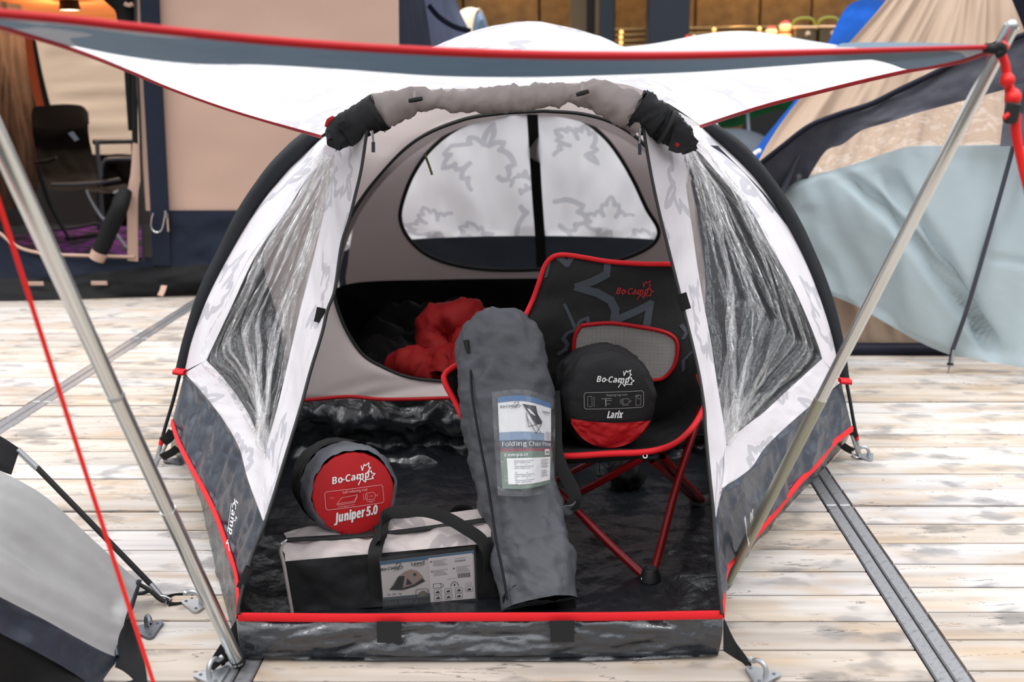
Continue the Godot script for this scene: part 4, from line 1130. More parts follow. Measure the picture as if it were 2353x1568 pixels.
	put("side_skirt", skin(crease(loft([[v(-1.107, 0.168, -2.95), v(-1.044, 0.155, -2.817), v(-0.955, 0.14, -2.653), v(-0.876, 0.13, -2.511), v(-0.809, 0.12, -2.384), v(-0.745, 0.11, -2.247), v(-0.678, 0.1, -2.094), v(-0.634, 0.09, -1.953)], [v(-1.192, 0.004, -3.143), v(-1.155, 0.004, -3.096), v(-1.116, 0.004, -3.043), v(-1.073, 0.004, -2.981), v(-0.927, 0.004, -2.638), v(-0.801, 0.004, -2.33), v(-0.702, 0.004, -2.096), v(-0.632, 0.004, -1.936)]], 60, 12), 0.012, 6, 6, 56, 0.06)), M.skirt, t)
	put("side_piping", tape([v(-1.107, 0.168, -2.95), v(-1.044, 0.155, -2.817), v(-0.955, 0.14, -2.653), v(-0.876, 0.13, -2.511), v(-0.809, 0.12, -2.384), v(-0.745, 0.11, -2.247), v(-0.678, 0.1, -2.094), v(-0.634, 0.09, -1.953)], v(0.25, 1, 0), 0.017, 0.006, 60), M.red_bright, t)
	put("zip_line", rod([v(-0.477, 1.008, -2.788), v(-0.482, 0.915, -2.706), v(-0.491, 0.853, -2.651), v(-0.498, 0.806, -2.609), v(-0.51, 0.754, -2.561), v(-0.515, 0.65, -2.466), v(-0.526, 0.615, -2.433), v(-0.532, 0.571, -2.392), v(-0.548, 0.497, -2.322), v(-0.559, 0.434, -2.263), v(-0.581, 0.332, -2.164), v(-0.602, 0.238, -2.073), v(-0.617, 0.196, -2.032), v(-0.626, 0.153, -1.989), v(-0.631, 0.111, -1.948), v(-0.629, 0.1, -1.938)], 0.0042, 8, 80), M.black, t)
	put("velcro_tab", tape([v(-0.542, 0.618, -2.44), v(-0.546, 0.602, -2.44), v(-0.551, 0.584, -2.44)], Vector3.RIGHT, 0.02, 0.006, 8), M.webbing, t)
	put("velcro_tab", tape([v(-0.613, 0.181, -1.98), v(-0.625, 0.157, -1.98), v(-0.635, 0.136, -1.98)], v(1, 0.2, 0.2), 0.016, 0.006, 8), M.webbing, t)

	# right side of the porch
	put("side_strip", skin(crease(loft([[v(0.233, 1.015, -2.794), v(0.24, 0.957, -2.743), v(0.249, 0.893, -2.687), v(0.263, 0.815, -2.617), v(0.278, 0.746, -2.554), v(0.301, 0.638, -2.455), v(0.328, 0.506, -2.331), v(0.336, 0.434, -2.263), v(0.335, 0.394, -2.224), v(0.336, 0.317, -2.149), v(0.338, 0.259, -2.094)], [v(0.356, 1.005, -3.064), v(0.364, 0.956, -2.977), v(0.35, 0.872, -2.822), v(0.355, 0.773, -2.709), v(0.36, 0.679, -2.606), v(0.367, 0.606, -2.531), v(0.377, 0.531, -2.463), v(0.383, 0.451, -2.387), v(0.391, 0.378, -2.326), v(0.394, 0.332, -2.288), v(0.372, 0.28, -2.192), v(0.346, 0.238, -2.099)]], 60, 16), 0.010, 6, 3, 61, 0.1)), M.white_strip, t)
	put("side_strip", skin(crease(loft([[v(0.356, 1.005, -3.064), v(0.37, 0.955, -2.988), v(0.407, 0.94, -3.032), v(0.462, 0.882, -3.025), v(0.515, 0.828, -3.032), v(0.557, 0.788, -3.045), v(0.615, 0.682, -3), v(0.672, 0.586, -2.986), v(0.717, 0.496, -2.973), v(0.765, 0.389, -2.971), v(0.777, 0.353, -2.97)], [v(0.451, 0.997, -3.3), v(0.539, 0.923, -3.27), v(0.614, 0.84, -3.22), v(0.698, 0.714, -3.17), v(0.759, 0.59, -3.12), v(0.808, 0.458, -3.08), v(0.839, 0.351, -3.06), v(0.856, 0.264, -3.05)]], 60, 14), 0.008, 3, 5, 62, 0.1)), M.white_strip, t)
	put("side_strip", skin(crease(loft([[v(0.777, 0.353, -2.97), v(0.616, 0.335, -2.699), v(0.527, 0.332, -2.536), v(0.45, 0.336, -2.398), v(0.394, 0.332, -2.288), v(0.372, 0.28, -2.192), v(0.346, 0.238, -2.099)], [v(0.855, 0.259, -3.044), v(0.708, 0.265, -2.798), v(0.601, 0.266, -2.613), v(0.516, 0.263, -2.459), v(0.468, 0.255, -2.356), v(0.416, 0.262, -2.261), v(0.364, 0.27, -2.164), v(0.344, 0.236, -2.095)]], 50, 12), 0.007, 5, 5, 63, 0.1)), M.white_strip, t)
	var wr := crease(crease(loft([[v(0.364, 0.956, -2.977), v(0.35, 0.872, -2.822), v(0.355, 0.773, -2.709), v(0.36, 0.679, -2.606), v(0.367, 0.606, -2.531), v(0.377, 0.531, -2.463), v(0.383, 0.451, -2.387), v(0.391, 0.378, -2.326), v(0.394, 0.332, -2.288)], [v(0.364, 0.956, -2.977), v(0.407, 0.94, -3.032), v(0.462, 0.882, -3.025), v(0.515, 0.828, -3.032), v(0.557, 0.788, -3.045), v(0.615, 0.682, -3), v(0.672, 0.586, -2.986), v(0.717, 0.496, -2.973), v(0.765, 0.389, -2.971), v(0.777, 0.353, -2.97), v(0.616, 0.335, -2.699), v(0.527, 0.332, -2.536), v(0.45, 0.336, -2.398), v(0.394, 0.332, -2.288)]], 90, 160), 0.05, 0.6, 9, 67, 0.03), 0.014, 1.5, 22, 64, 0.03, true)
	put("side_window", skin(wr), M.pane, t)
	var dr := crease(loft([[v(0.859, 0.256, -3.047), v(0.708, 0.265, -2.798), v(0.601, 0.266, -2.613), v(0.516, 0.263, -2.459), v(0.468, 0.255, -2.356), v(0.416, 0.262, -2.261), v(0.364, 0.27, -2.164), v(0.343, 0.235, -2.092), v(0.339, 0.154, -2.008), v(0.341, 0.099, -1.954)], [v(0.883, 0.135, -2.988), v(0.797, 0.13, -2.869), v(0.716, 0.12, -2.725), v(0.653, 0.115, -2.629), v(0.54, 0.105, -2.427), v(0.46, 0.1, -2.29), v(0.385, 0.095, -2.156), v(0.343, 0.09, -1.957)]], 90, 50), 0.016, 4, 3, 65, 0.08, true)
	put("lower_panel", skin(dr), M.slate, t)
	put("side_skirt", skin(crease(loft([[v(0.883, 0.135, -2.988), v(0.797, 0.13, -2.869), v(0.716, 0.12, -2.725), v(0.653, 0.115, -2.629), v(0.54, 0.105, -2.427), v(0.46, 0.1, -2.29), v(0.385, 0.095, -2.156), v(0.343, 0.09, -1.957)], [v(0.932, 0.004, -3.215), v(0.773, 0.004, -2.935), v(0.595, 0.004, -2.633), v(0.508, 0.004, -2.473), v(0.435, 0.004, -2.33), v(0.394, 0.004, -2.237), v(0.366, 0.004, -2.081), v(0.337, 0.004, -1.951)]], 60, 12), 0.012, 6, 6, 66, 0.06)), M.skirt, t)
	put("side_piping", tape([v(0.883, 0.135, -2.988), v(0.797, 0.13, -2.869), v(0.716, 0.12, -2.725), v(0.653, 0.115, -2.629), v(0.54, 0.105, -2.427), v(0.46, 0.1, -2.29), v(0.385, 0.095, -2.156), v(0.343, 0.09, -1.957)], v(-0.25, 1, 0), 0.017, 0.006, 60), M.red_bright, t)
	put("zip_line", rod([v(0.233, 1.015, -2.794), v(0.24, 0.957, -2.743), v(0.249, 0.893, -2.687), v(0.263, 0.815, -2.617), v(0.278, 0.746, -2.554), v(0.301, 0.638, -2.455), v(0.328, 0.506, -2.331), v(0.336, 0.434, -2.263), v(0.335, 0.394, -2.224), v(0.336, 0.317, -2.149), v(0.338, 0.259, -2.094), v(0.337, 0.218, -2.053), v(0.337, 0.16, -1.996), v(0.338, 0.126, -1.963), v(0.339, 0.1, -1.938)], 0.0042, 8, 80), M.black, t)
	put("velcro_tab", tape([v(0.299, 0.654, -2.43), v(0.305, 0.635, -2.43), v(0.311, 0.617, -2.43)], Vector3.RIGHT, 0.024, 0.006, 8), M.webbing, t)

	# worn lettering on the two lower panels
	var fl := PackedVector2Array()
	f_text(fl, "-Camp", Vector2(0, 0), 0.058, 700, 0.15, 0.75)
	f_line(fl, [Vector2(-0.05, 0.035), Vector2(-0.058, 0.012), Vector2(-0.05, -0.005)], 0.006)
	f_line(fl, [Vector2(0.005, 0.045), Vector2(-0.002, 0.03), Vector2(0.012, 0.034), Vector2(0.014, 0.02)], 0.005)
	f_line(fl, [Vector2(-0.045, -0.032), Vector2(0.055, -0.034)], 0.005)
	f_line(fl, [Vector2(0.085, -0.018), Vector2(0.098, -0.032), Vector2(0.094, -0.012), Vector2(0.12, 0.012)], 0.006)
	var ol: Vector3 = [v(-0.692, 0.193, -2.197)][0]
	var ux: Vector3 = ([v(-0.696, 0.155, -2.161)][0] - [v(-0.706, 0.214, -2.251)][0]).normalized()
	var uy: Vector3 = ([v(-0.647, 0.218, -2.134)][0] - [v(-0.701, 0.189, -2.213)][0]).normalized()
	var nl := uy.cross(ux).normalized()
	if nl.z < 0:
		nl = -nl
	print_on("lettering", fl, func(p: Vector2) -> Vector3: return ol + (ux * p.x + uy * p.y) * 0.72 + uy * 0.006 + nl * 0.02, M.white_ink, t)
	fl = PackedVector2Array()
	var bar_mark := PackedVector2Array()
	f_line(bar_mark, [Vector2(-0.04, 0.02), Vector2(-0.035, -0.02), Vector2(-0.03, -0.04)], 0.012)
	f_text(fl, "or", Vector2(0.012, 0), 0.05, 700, 0.2, 0.6)
	var o2: Vector3 = [v(0.418, 0.19, -2.201)][0]
	var vx: Vector3 = ([v(0.438, 0.195, -2.247)][0] - [v(0.4, 0.185, -2.162)][0]).normalized()
	var vy: Vector3 = ([v(0.417, 0.21, -2.213)][0] - [v(0.422, 0.163, -2.201)][0]).normalized()
	var nr := vx.cross(vy).normalized()
	if nr.x < 0:
		nr = -nr
	print_on("lettering", bar_mark, func(p: Vector2) -> Vector3: return o2 + vx * p.x + vy * p.y + nr * 0.022, M.grey_ink, t)
	print_on("lettering", fl, func(p: Vector2) -> Vector3: return o2 + vx * p.x + vy * p.y + nr * 0.022, M.grey_ink, t)

	# threshold across the front
	var th := crease(loft([[v(-0.633, 0.09, -1.95), v(-0.395, 0.089, -1.95), v(-0.149, 0.09, -1.95), v(0.114, 0.092, -1.95), v(0.342, 0.095, -1.95)], [v(-0.632, 0.055, -1.935), v(-0.394, 0.054, -1.935), v(-0.149, 0.054, -1.935), v(0.114, 0.055, -1.935), v(0.341, 0.06, -1.935)], [v(-0.631, 0.003, -1.936), v(-0.395, 0.003, -1.928), v(-0.149, 0.003, -1.927), v(0.114, 0.003, -1.928), v(0.336, 0.003, -1.945)]], 120, 20), 0.014, 2.5, 9, 71, 0.06, true)
	put("threshold", skin(th), M.skirt, t)
	put("threshold_piping", tape([v(-0.632, 0.091, -1.944), v(-0.394, 0.089, -1.944), v(-0.149, 0.091, -1.944), v(0.114, 0.092, -1.944), v(0.342, 0.096, -1.944)], Vector3.UP, 0.0165, 0.006, 60), M.red_bright, t)
	put("velcro_patch", skin(loft([[v(-0.351, 0.091, -1.926), v(-0.302, 0.091, -1.926)], [v(-0.35, 0.05, -1.914), v(-0.302, 0.05, -1.914)]], 6, 6)), M.webbing, t)
	put("velcro_patch", skin(loft([[v(-0.005, 0.092, -1.926), v(0.043, 0.093, -1.926)], [v(-0.005, 0.051, -1.914), v(0.043, 0.052, -1.914)]], 6, 6)), M.webbing, t)
	put("peg_strap", skin(loft([[v(-0.637, 0.084, -1.945), v(-0.653, 0.059, -1.925), v(-0.671, 0.034, -1.9), v(-0.682, 0.015, -1.885)], [v(-0.631, 0.007, -1.935), v(-0.646, 0.007, -1.92), v(-0.661, 0.009, -1.9), v(-0.67, 0.005, -1.885)]], 20, 6)), M.webbing, t)
	put("peg_strap", skin(loft([[v(0.344, 0.088, -1.95), v(0.369, 0.038, -1.94), v(0.386, 0.02, -1.92), v(0.396, 0.01, -1.9)], [v(0.344, 0.02, -1.935), v(0.369, 0.005, -1.93), v(0.38, 0.005, -1.915), v(0.39, -0.001, -1.9)]], 20, 6)), M.webbing, t)

	# groundsheet of the porch, and its fold up to the inner tent
	put("groundsheet", skin(crease(loft([[v(-0.626, 0.012, -1.928), v(-0.149, 0.012, -1.923), v(0.332, 0.012, -1.934)], [v(-0.806, 0.013, -2.358), v(-0.157, 0.013, -2.358), v(0.44, 0.013, -2.358)], [v(-1.102, 0.014, -3.092), v(-0.16, 0.014, -3.084), v(0.827, 0.014, -3.084)]], 130, 90), 0.010, 3.5, 5.0, 72, 0.03)), M.sheet, t)
	put("sheet_fold", skin(crease(loft([[v(-1.093, 0.008, -3.04), v(-0.746, 0.008, -3.018), v(-0.222, 0.008, -3.018), v(0.302, 0.008, -3.025), v(0.834, 0.008, -3.033)], [v(-1.12, 0.035, -3.128), v(-0.765, 0.035, -3.112), v(-0.229, 0.035, -3.12), v(0.31, 0.035, -3.128), v(0.857, 0.035, -3.128)], [v(-1.077, 0.125, -3.06), v(-0.748, 0.129, -3.06), v(-0.223, 0.131, -3.06), v(0.302, 0.131, -3.06), v(0.827, 0.131, -3.06)], [v(-1.078, 0.188, -3.1), v(-0.754, 0.189, -3.1), v(-0.529, 0.192, -3.1), v(-0.291, 0.192, -3.1), v(0.106, 0.193, -3.1), v(0.436, 0.19, -3.1), v(0.82, 0.188, -3.1)]], 140, 40), 0.05, 5, 4, 73, 0.05)), M.sheet, t)
	put("inner_piping", rod([v(-0.81, 0.197, -3.07), v(-0.747, 0.197, -3.07), v(-0.615, 0.208, -3.07), v(-0.524, 0.2, -3.07), v(-0.419, 0.2, -3.07), v(-0.288, 0.204, -3.07), v(0.105, 0.202, -3.07), v(0.38, 0.2, -3.07), v(0.443, 0.197, -3.07)], 0.006, 8, 80), M.red, t)

	# inner tent: front wall with its round doorway, shell, rear wall with its round opening
	var hole := [v(-0.025, 1.046, -3.16), v(-0.151, 1.039, -3.16), v(-0.265, 1.02, -3.16), v(-0.4, 0.962, -3.16), v(-0.512, 0.859, -3.16), v(-0.605, 0.73, -3.16), v(-0.65, 0.606, -3.16), v(-0.66, 0.506, -3.16), v(-0.646, 0.437, -3.16), v(-0.619, 0.372, -3.16), v(-0.578, 0.311, -3.16), v(-0.518, 0.273, -3.16), v(-0.451, 0.245, -3.16), v(-0.387, 0.234, -3.16), v(-0.228, 0.225, -3.16), v(-0.027, 0.222, -3.16), v(0.174, 0.242, -3.16), v(0.307, 0.309, -3.16), v(0.378, 0.445, -3.16), v(0.405, 0.579, -3.16), v(0.391, 0.71, -3.16), v(0.341, 0.839, -3.16), v(0.27, 0.947, -3.16), v(0.185, 1.008, -3.16), v(0.088, 1.037, -3.16), v(-0.025, 1.046, -3.16)]
	var edge := [v(-0.037, 1.126, -3.13), v(-0.211, 1.123, -3.13), v(-0.386, 1.104, -3.13), v(-0.538, 1.031, -3.13), v(-0.663, 0.911, -3.13), v(-0.769, 0.766, -3.13), v(-0.86, 0.624, -3.13), v(-0.826, 0.425, -3.13), v(-0.815, 0.275, -3.13), v(-0.828, 0.178, -3.13), v(-0.775, 0.18, -3.13), v(-0.681, 0.181, -3.13), v(-0.547, 0.183, -3.13), v(-0.414, 0.183, -3.13), v(-0.227, 0.183, -3.13), v(0.04, 0.183, -3.13), v(0.28, 0.183, -3.13), v(0.387, 0.181, -3.13), v(0.457, 0.178, -3.13), v(0.456, 0.371, -3.13), v(0.457, 0.558, -3.13), v(0.424, 0.766, -3.13), v(0.365, 0.955, -3.13), v(0.287, 1.071, -3.13), v(0.137, 1.119, -3.13), v(-0.037, 1.126, -3.13)]
	put("inner_wall", skin(crease(loft([hole, edge], 160, 16), 0.02, 2.0, 2.0, 74, 0.1), false), M.taupe, t)
	put("inner_side_panel", skin(crease(loft([[v(-0.762, 0.77, -3.1), v(-0.849, 0.629, -3.1), v(-0.818, 0.432, -3.1), v(-0.808, 0.284, -3.1), v(-0.82, 0.185, -3.1)], [v(-0.84, 0.767, -3.12), v(-0.953, 0.626, -3.12), v(-1.056, 0.427, -3.12), v(-1.11, 0.278, -3.12), v(-1.132, 0.179, -3.12)]], 40, 16), 0.015, 3, 3, 79, 0.05)), M.slate_dark, t)
	put("inner_side_panel", skin(crease(loft([[v(0.37, 0.955, -3.12), v(0.419, 0.768, -3.11), v(0.45, 0.564, -3.1), v(0.45, 0.381, -3.09), v(0.449, 0.194, -3.08)], [v(0.489, 0.944, -3.2), v(0.667, 0.76, -3.175), v(0.784, 0.554, -3.15), v(0.852, 0.372, -3.125), v(0.886, 0.188, -3.1)]], 40, 16), 0.02, 3, 3, 80, 0.05)), M.slate_dark, t)
	put("inner_door_zip", rod(hole, 0.0055, 8, 160), M.black, t)
	var f2 := hoop(-0.11, -3.2, 0.93, 1.06, 0.03, 20)
	var m2 := hoop(-0.09, -4.0, 0.93, 1.235, 0.03, 20)
	var b2 := hoop(-0.10, -4.72, 0.90, 0.98, 0.03, 20, 0.12)
	var shell := loft([f2, m2, b2], 70, 40)
	put("inner_shell", skin(crease(shell, 0.02, 2.0, 4.0, 75, 0.05)), M.taupe, t)
	var rh := [v(-0.09, 0.986, -4.8), v(-0.197, 0.979, -4.8), v(-0.319, 0.96, -4.8), v(-0.443, 0.904, -4.8), v(-0.543, 0.824, -4.8), v(-0.612, 0.734, -4.8), v(-0.66, 0.635, -4.8), v(-0.688, 0.535, -4.8), v(-0.679, 0.476, -4.8), v(-0.647, 0.419, -4.8), v(-0.582, 0.359, -4.8), v(-0.49, 0.317, -4.8), v(-0.373, 0.291, -4.8), v(-0.246, 0.281, -4.8), v(-0.077, 0.283, -4.8), v(0.159, 0.299, -4.8), v(0.337, 0.339, -4.8), v(0.454, 0.399, -4.8), v(0.48, 0.461, -4.8), v(0.423, 0.561, -4.8), v(0.362, 0.686, -4.8), v(0.294, 0.799, -4.8), v(0.227, 0.881, -4.8), v(0.129, 0.953, -4.8), v(0.008, 0.985, -4.8), v(-0.09, 0.986, -4.8)]
	var re := [v(-0.09, 1.067, -4.8), v(-0.229, 1.057, -4.8), v(-0.382, 1.029, -4.8), v(-0.537, 0.979, -4.8), v(-0.674, 0.888, -4.8), v(-0.775, 0.774, -4.8), v(-0.849, 0.639, -4.8), v(-0.901, 0.482, -4.8), v(-0.932, 0.323, -4.8), v(-0.941, 0.202, -4.8), v(-0.82, 0.141, -4.8), v(-0.62, 0.141, -4.8), v(-0.38, 0.141, -4.8), v(-0.24, 0.141, -4.8), v(-0.04, 0.141, -4.8), v(0.22, 0.141, -4.8), v(0.46, 0.141, -4.8), v(0.699, 0.182, -4.8), v(0.731, 0.403, -4.8), v(0.705, 0.561, -4.8), v(0.622, 0.716, -4.8), v(0.521, 0.85, -4.8), v(0.384, 0.964, -4.8), v(0.249, 1.029, -4.8), v(0.076, 1.057, -4.8), v(-0.09, 1.067, -4.8)]
	put("inner_rear_wall", skin(crease(loft([rh, re], 160, 12), 0.012, 3, 3, 76, 0.1)), M.taupe, t)
	put("rear_opening_zip", rod(rh, 0.009, 8, 160), M.black, t)
	put("inner_floor", skin(crease(loft([[v(-1.02, 0.02, -3.12), v(-0.1, 0.02, -3.12), v(0.84, 0.02, -3.12)], [v(-1.0, 0.02, -4.86), v(-0.1, 0.02, -4.86), v(0.82, 0.02, -4.86)]], 30, 30), 0.01, 2, 2, 77)), M.black_cloth, t)
	put("inner_tub", skin(crease(loft([[v(-0.97, 0.02, -3.2), v(-0.97, 0.02, -4.0), v(-0.93, 0.02, -4.6), v(-0.5, 0.02, -4.72), v(-0.1, 0.02, -4.72), v(0.4, 0.02, -4.72), v(0.8, 0.02, -4.6)], [v(-0.93, 0.29, -3.2), v(-0.93, 0.27, -4.0), v(-0.88, 0.265, -4.56), v(-0.5, 0.26, -4.68), v(-0.1, 0.265, -4.68), v(0.4, 0.27, -4.68), v(0.76, 0.275, -4.56)]], 80, 10), 0.02, 3, 3, 78)), M.black_cloth, t)
	put("hanging_cord", rod([v(-0.392, 0.915, -3.3), v(-0.38, 0.881, -3.3), v(-0.37, 0.849, -3.3)], 0.004, 6, 8), plain(Color(0.36, 0.34, 0.2), 0.7), t)

	# porch canopy
	var fe := [v(-0.66, 1.22, -1.25), v(-0.63, 1.217, -1.27), v(-0.57, 1.212, -1.3), v(-0.506, 1.205, -1.33), v(-0.363, 1.191, -1.38), v(-0.207, 1.181, -1.42), v(-0.04, 1.175, -1.46), v(0.136, 1.174, -1.5), v(0.322, 1.178, -1.54), v(0.482, 1.183, -1.57), v(0.641, 1.188, -1.6)]
	var be := [v(-0.67, 0.977, -3.12), v(-0.595, 1.027, -3.1), v(-0.51, 1.072, -3.05), v(-0.441, 1.096, -3), v(-0.366, 1.108, -2.97), v(-0.199, 1.114, -2.95), v(-0.023, 1.123, -2.95), v(0.082, 1.128, -2.96), v(0.189, 1.125, -2.98), v(0.264, 1.101, -3.02), v(0.342, 1.061, -3.06), v(0.429, 1.006, -3.12)]
	var le := [v(-0.66, 1.218, -1.25), v(-0.697, 1.209, -1.4), v(-0.718, 1.187, -1.65), v(-0.768, 1.154, -2), v(-0.777, 1.125, -2.2), v(-0.768, 1.079, -2.5), v(-0.737, 1.038, -2.75), v(-0.67, 0.976, -3.12)]
	var ri := [v(0.641, 1.185, -1.6), v(0.654, 1.17, -1.78), v(0.641, 1.156, -2), v(0.588, 1.118, -2.35), v(0.517, 1.072, -2.7), v(0.427, 1.005, -3.12)]
	var nu := 120
	var nv := 70
	var f_ := cr(fe, nu)
	var b_ := cr(be, nu)
	var l_ := cr(le, nv)
	var r_ := cr(ri, nv)
	var rows := []
	for j in nv + 1:
		var q := float(j) / nv
		var line := PackedVector3Array()
		for i in nu + 1:
			var s := float(i) / nu
			var p := f_[i] * (1 - q) + b_[i] * q + l_[j] * (1 - s) + r_[j] * s
			p -= f_[0] * (1 - s) * (1 - q) + f_[nu] * s * (1 - q) + b_[0] * (1 - s) * q + b_[nu] * s * q
			p.y += 0.052 * sin(PI * minf(1.0, q * 1.6)) * smoothstep(0.42, 0.8, s) * smoothstep(0.0, 0.14, 1 - s) * (1 - q)
			p.y -= 0.016 * sin(PI * q) * smoothstep(0.0, 0.2, s) * smoothstep(1.0, 0.5, s)
			line.append(p)
		rows.append(line)
	rows = crease(rows, 0.02, 1.2, 1.2, 81, 0.1)
	put("canopy", skin(rows), M.white_canopy, t)
	# grey border under the front edge, with its corner gussets
	var bo := [v(-0.671, 1.213, -1.28), v(-0.703, 1.204, -1.48), v(-0.709, 1.191, -1.63), v(-0.612, 1.174, -1.6), v(-0.518, 1.164, -1.6), v(-0.429, 1.163, -1.62), v(-0.307, 1.156, -1.65), v(-0.18, 1.147, -1.68), v(-0.047, 1.145, -1.7), v(0.09, 1.148, -1.74), v(0.232, 1.153, -1.78), v(0.381, 1.163, -1.82), v(0.494, 1.171, -1.84), v(0.566, 1.173, -1.84), v(0.628, 1.158, -1.96), v(0.646, 1.171, -1.76), v(0.649, 1.187, -1.62)]
	put("canopy_border", skin(crease(loft([fe, bo], 140, 10), 0.004, 2, 4, 82, 0.2)), M.grey_band, t)
	put("canopy_corner", skin(loft([[v(0.649, 1.191, -1.62), v(0.588, 1.196, -1.7), v(0.517, 1.2, -1.8), v(0.486, 1.2, -1.86)], [v(0.641, 1.187, -1.6), v(0.549, 1.185, -1.585), v(0.45, 1.182, -1.565), v(0.379, 1.179, -1.55)]], 20, 6)), M.grey_band, t)
	put("canopy_piping", rod(fe, [0.0055, 0.0056, 0.0056, 0.006, 0.006, 0.0052, 0.0042, 0.0036], 10, 120), M.red, t)
	put("canopy_piping", rod(le, [0.005, 0.0048, 0.004, 0.0036, 0.0042, 0.0062], 8, 80), M.red, t)
	put("canopy_piping", rod(ri, [0.005, 0.006, 0.006, 0.0062], 8, 80), M.red, t)
	put("corner_loop", rod([v(0.625, 1.187, -1.6), v(0.636, 1.185, -1.6), v(0.648, 1.189, -1.6), v(0.652, 1.182, -1.6), v(0.643, 1.178, -1.6)], 0.007, 8, 16), M.webbing, t)

	# the rolled-up door under the canopy
	var rl := put("rolled_door", rod([v(-0.458, 1.049, -2.84), v(-0.419, 1.064, -2.84), v(-0.379, 1.078, -2.84), v(-0.353, 1.085, -2.84), v(-0.317, 1.085, -2.84), v(-0.249, 1.083, -2.84), v(-0.17, 1.084, -2.84), v(-0.079, 1.091, -2.84), v(0.011, 1.097, -2.84), v(0.073, 1.102, -2.84), v(0.113, 1.095, -2.84), v(0.158, 1.078, -2.84), v(0.21, 1.053, -2.84), v(0.238, 1.038, -2.84)], [0.041, 0.037, 0.028, 0.019, 0.022, 0.027, 0.027, 0.026, 0.026, 0.021, 0.027, 0.037, 0.044, 0.044], 22, 90), M.taupe_roll, t)
	bumpy(rl, 0.012, 13.0, 83)
	bumpy(rl, 0.004, 34.0, 88)
	var c1 := put("rolled_cuff", rod([v(-0.565, 0.973, -2.8), v(-0.551, 1, -2.83), v(-0.519, 1.019, -2.83), v(-0.481, 1.04, -2.83), v(-0.45, 1.054, -2.83)], [0.018, 0.04, 0.042, 0.042, 0.047], 20, 30), M.cuff, t)
	bumpy(c1, 0.005, 34.0, 84)
	put("cuff_band", rod([v(-0.457, 1.049, -2.83), v(-0.447, 1.055, -2.83)], 0.0495, 24, 3), M.black, c1)
	put("cuff_patch", block(v(-0.535, 1.023, -2.77), v(0.024, 0.02, 0.008), 0.002, Basis(Vector3.BACK, 0.45)), M.webbing, c1)
	put("cuff_lining", rod([v(-0.587, 1.016, -2.82), v(-0.578, 1.03, -2.82), v(-0.566, 1.041, -2.82)], [0.006, 0.01, 0.006], 10, 8), M.red, c1)
	put("cuff_flap", skin(crease(loft([[v(-0.577, 1.009, -2.78), v(-0.564, 0.985, -2.78), v(-0.558, 0.957, -2.78), v(-0.562, 0.952, -2.78)], [v(-0.538, 1.017, -2.8), v(-0.528, 0.995, -2.8), v(-0.529, 0.989, -2.8), v(-0.538, 0.98, -2.8)]], 16, 8), 0.01, 8, 8, 85)), M.cuff, c1)
	var c2 := put("rolled_cuff", rod([v(0.217, 1.065, -2.83), v(0.243, 1.049, -2.83), v(0.274, 1.031, -2.83), v(0.306, 1.011, -2.83), v(0.329, 0.994, -2.83), v(0.353, 0.973, -2.83), v(0.371, 0.971, -2.83)], [0.05, 0.046, 0.045, 0.042, 0.034, 0.03, 0.012], 20, 40), M.cuff, t)
	bumpy(c2, 0.011, 38.0, 86)
	put("cuff_band", rod([v(0.217, 1.066, -2.83), v(0.226, 1.06, -2.83)], 0.052, 24, 3), M.black, c2)
	put("cuff_band", rod([v(0.288, 1.019, -2.8), v(0.296, 1.015, -2.8)], 0.047, 24, 3), M.black, c2)
	put("cuff_flap", skin(crease(loft([[v(0.31, 1.02, -2.78), v(0.346, 1.009, -2.78), v(0.375, 0.982, -2.78)], [v(0.297, 0.96, -2.78), v(0.325, 0.952, -2.78), v(0.369, 0.973, -2.78)]], 16, 8), 0.012, 8, 8, 87)), M.cuff, c2)
	put("cuff_lining", rod([v(0.314, 0.978, -2.76), v(0.32, 0.971, -2.76)], 0.005, 8), M.red, c2)
	for q in [[v(-0.352, 1.107, -2.79), v(-0.35, 1.087, -2.765), v(-0.363, 1.084, -2.755), v(-0.328, 1.09, -2.755)], [v(0.076, 1.124, -2.79), v(0.074, 1.105, -2.765), v(0.059, 1.099, -2.755), v(0.091, 1.108, -2.755)]]:
		put("toggle_loop", rod([q[0], q[1]], 0.004, 8), plain(Color(0.62, 0.6, 0.58), 0.7), t)
		put("toggle", rod([q[2], q[3]], [0.005, 0.0065, 0.005], 10, 8), M.black, t)
	for q in [[v(-0.458, 1.011, -2.74), v(-0.455, 0.999, -2.74), v(-0.454, 0.983, -2.74), v(-0.455, 0.957, -2.74)], [v(0.22, 1.018, -2.74), v(0.22, 1.005, -2.74), v(0.22, 0.979, -2.74), v(0.221, 0.951, -2.74)]]:
		var zp := put("zip_pull", rod([q[0], q[1], q[2]], [0.005, 0.003, 0.0022], 8, 8), M.chrome, t)
		put("pull_grip", tape([q[2], q[3]], Vector3.RIGHT, 0.0085, 0.005, 4), M.slate, zp)

func span(rows: Array, from: int, to: int) -> Array:
	var out := []
	for r in rows:
		out.append(r.slice(from, to + 1))
	return out

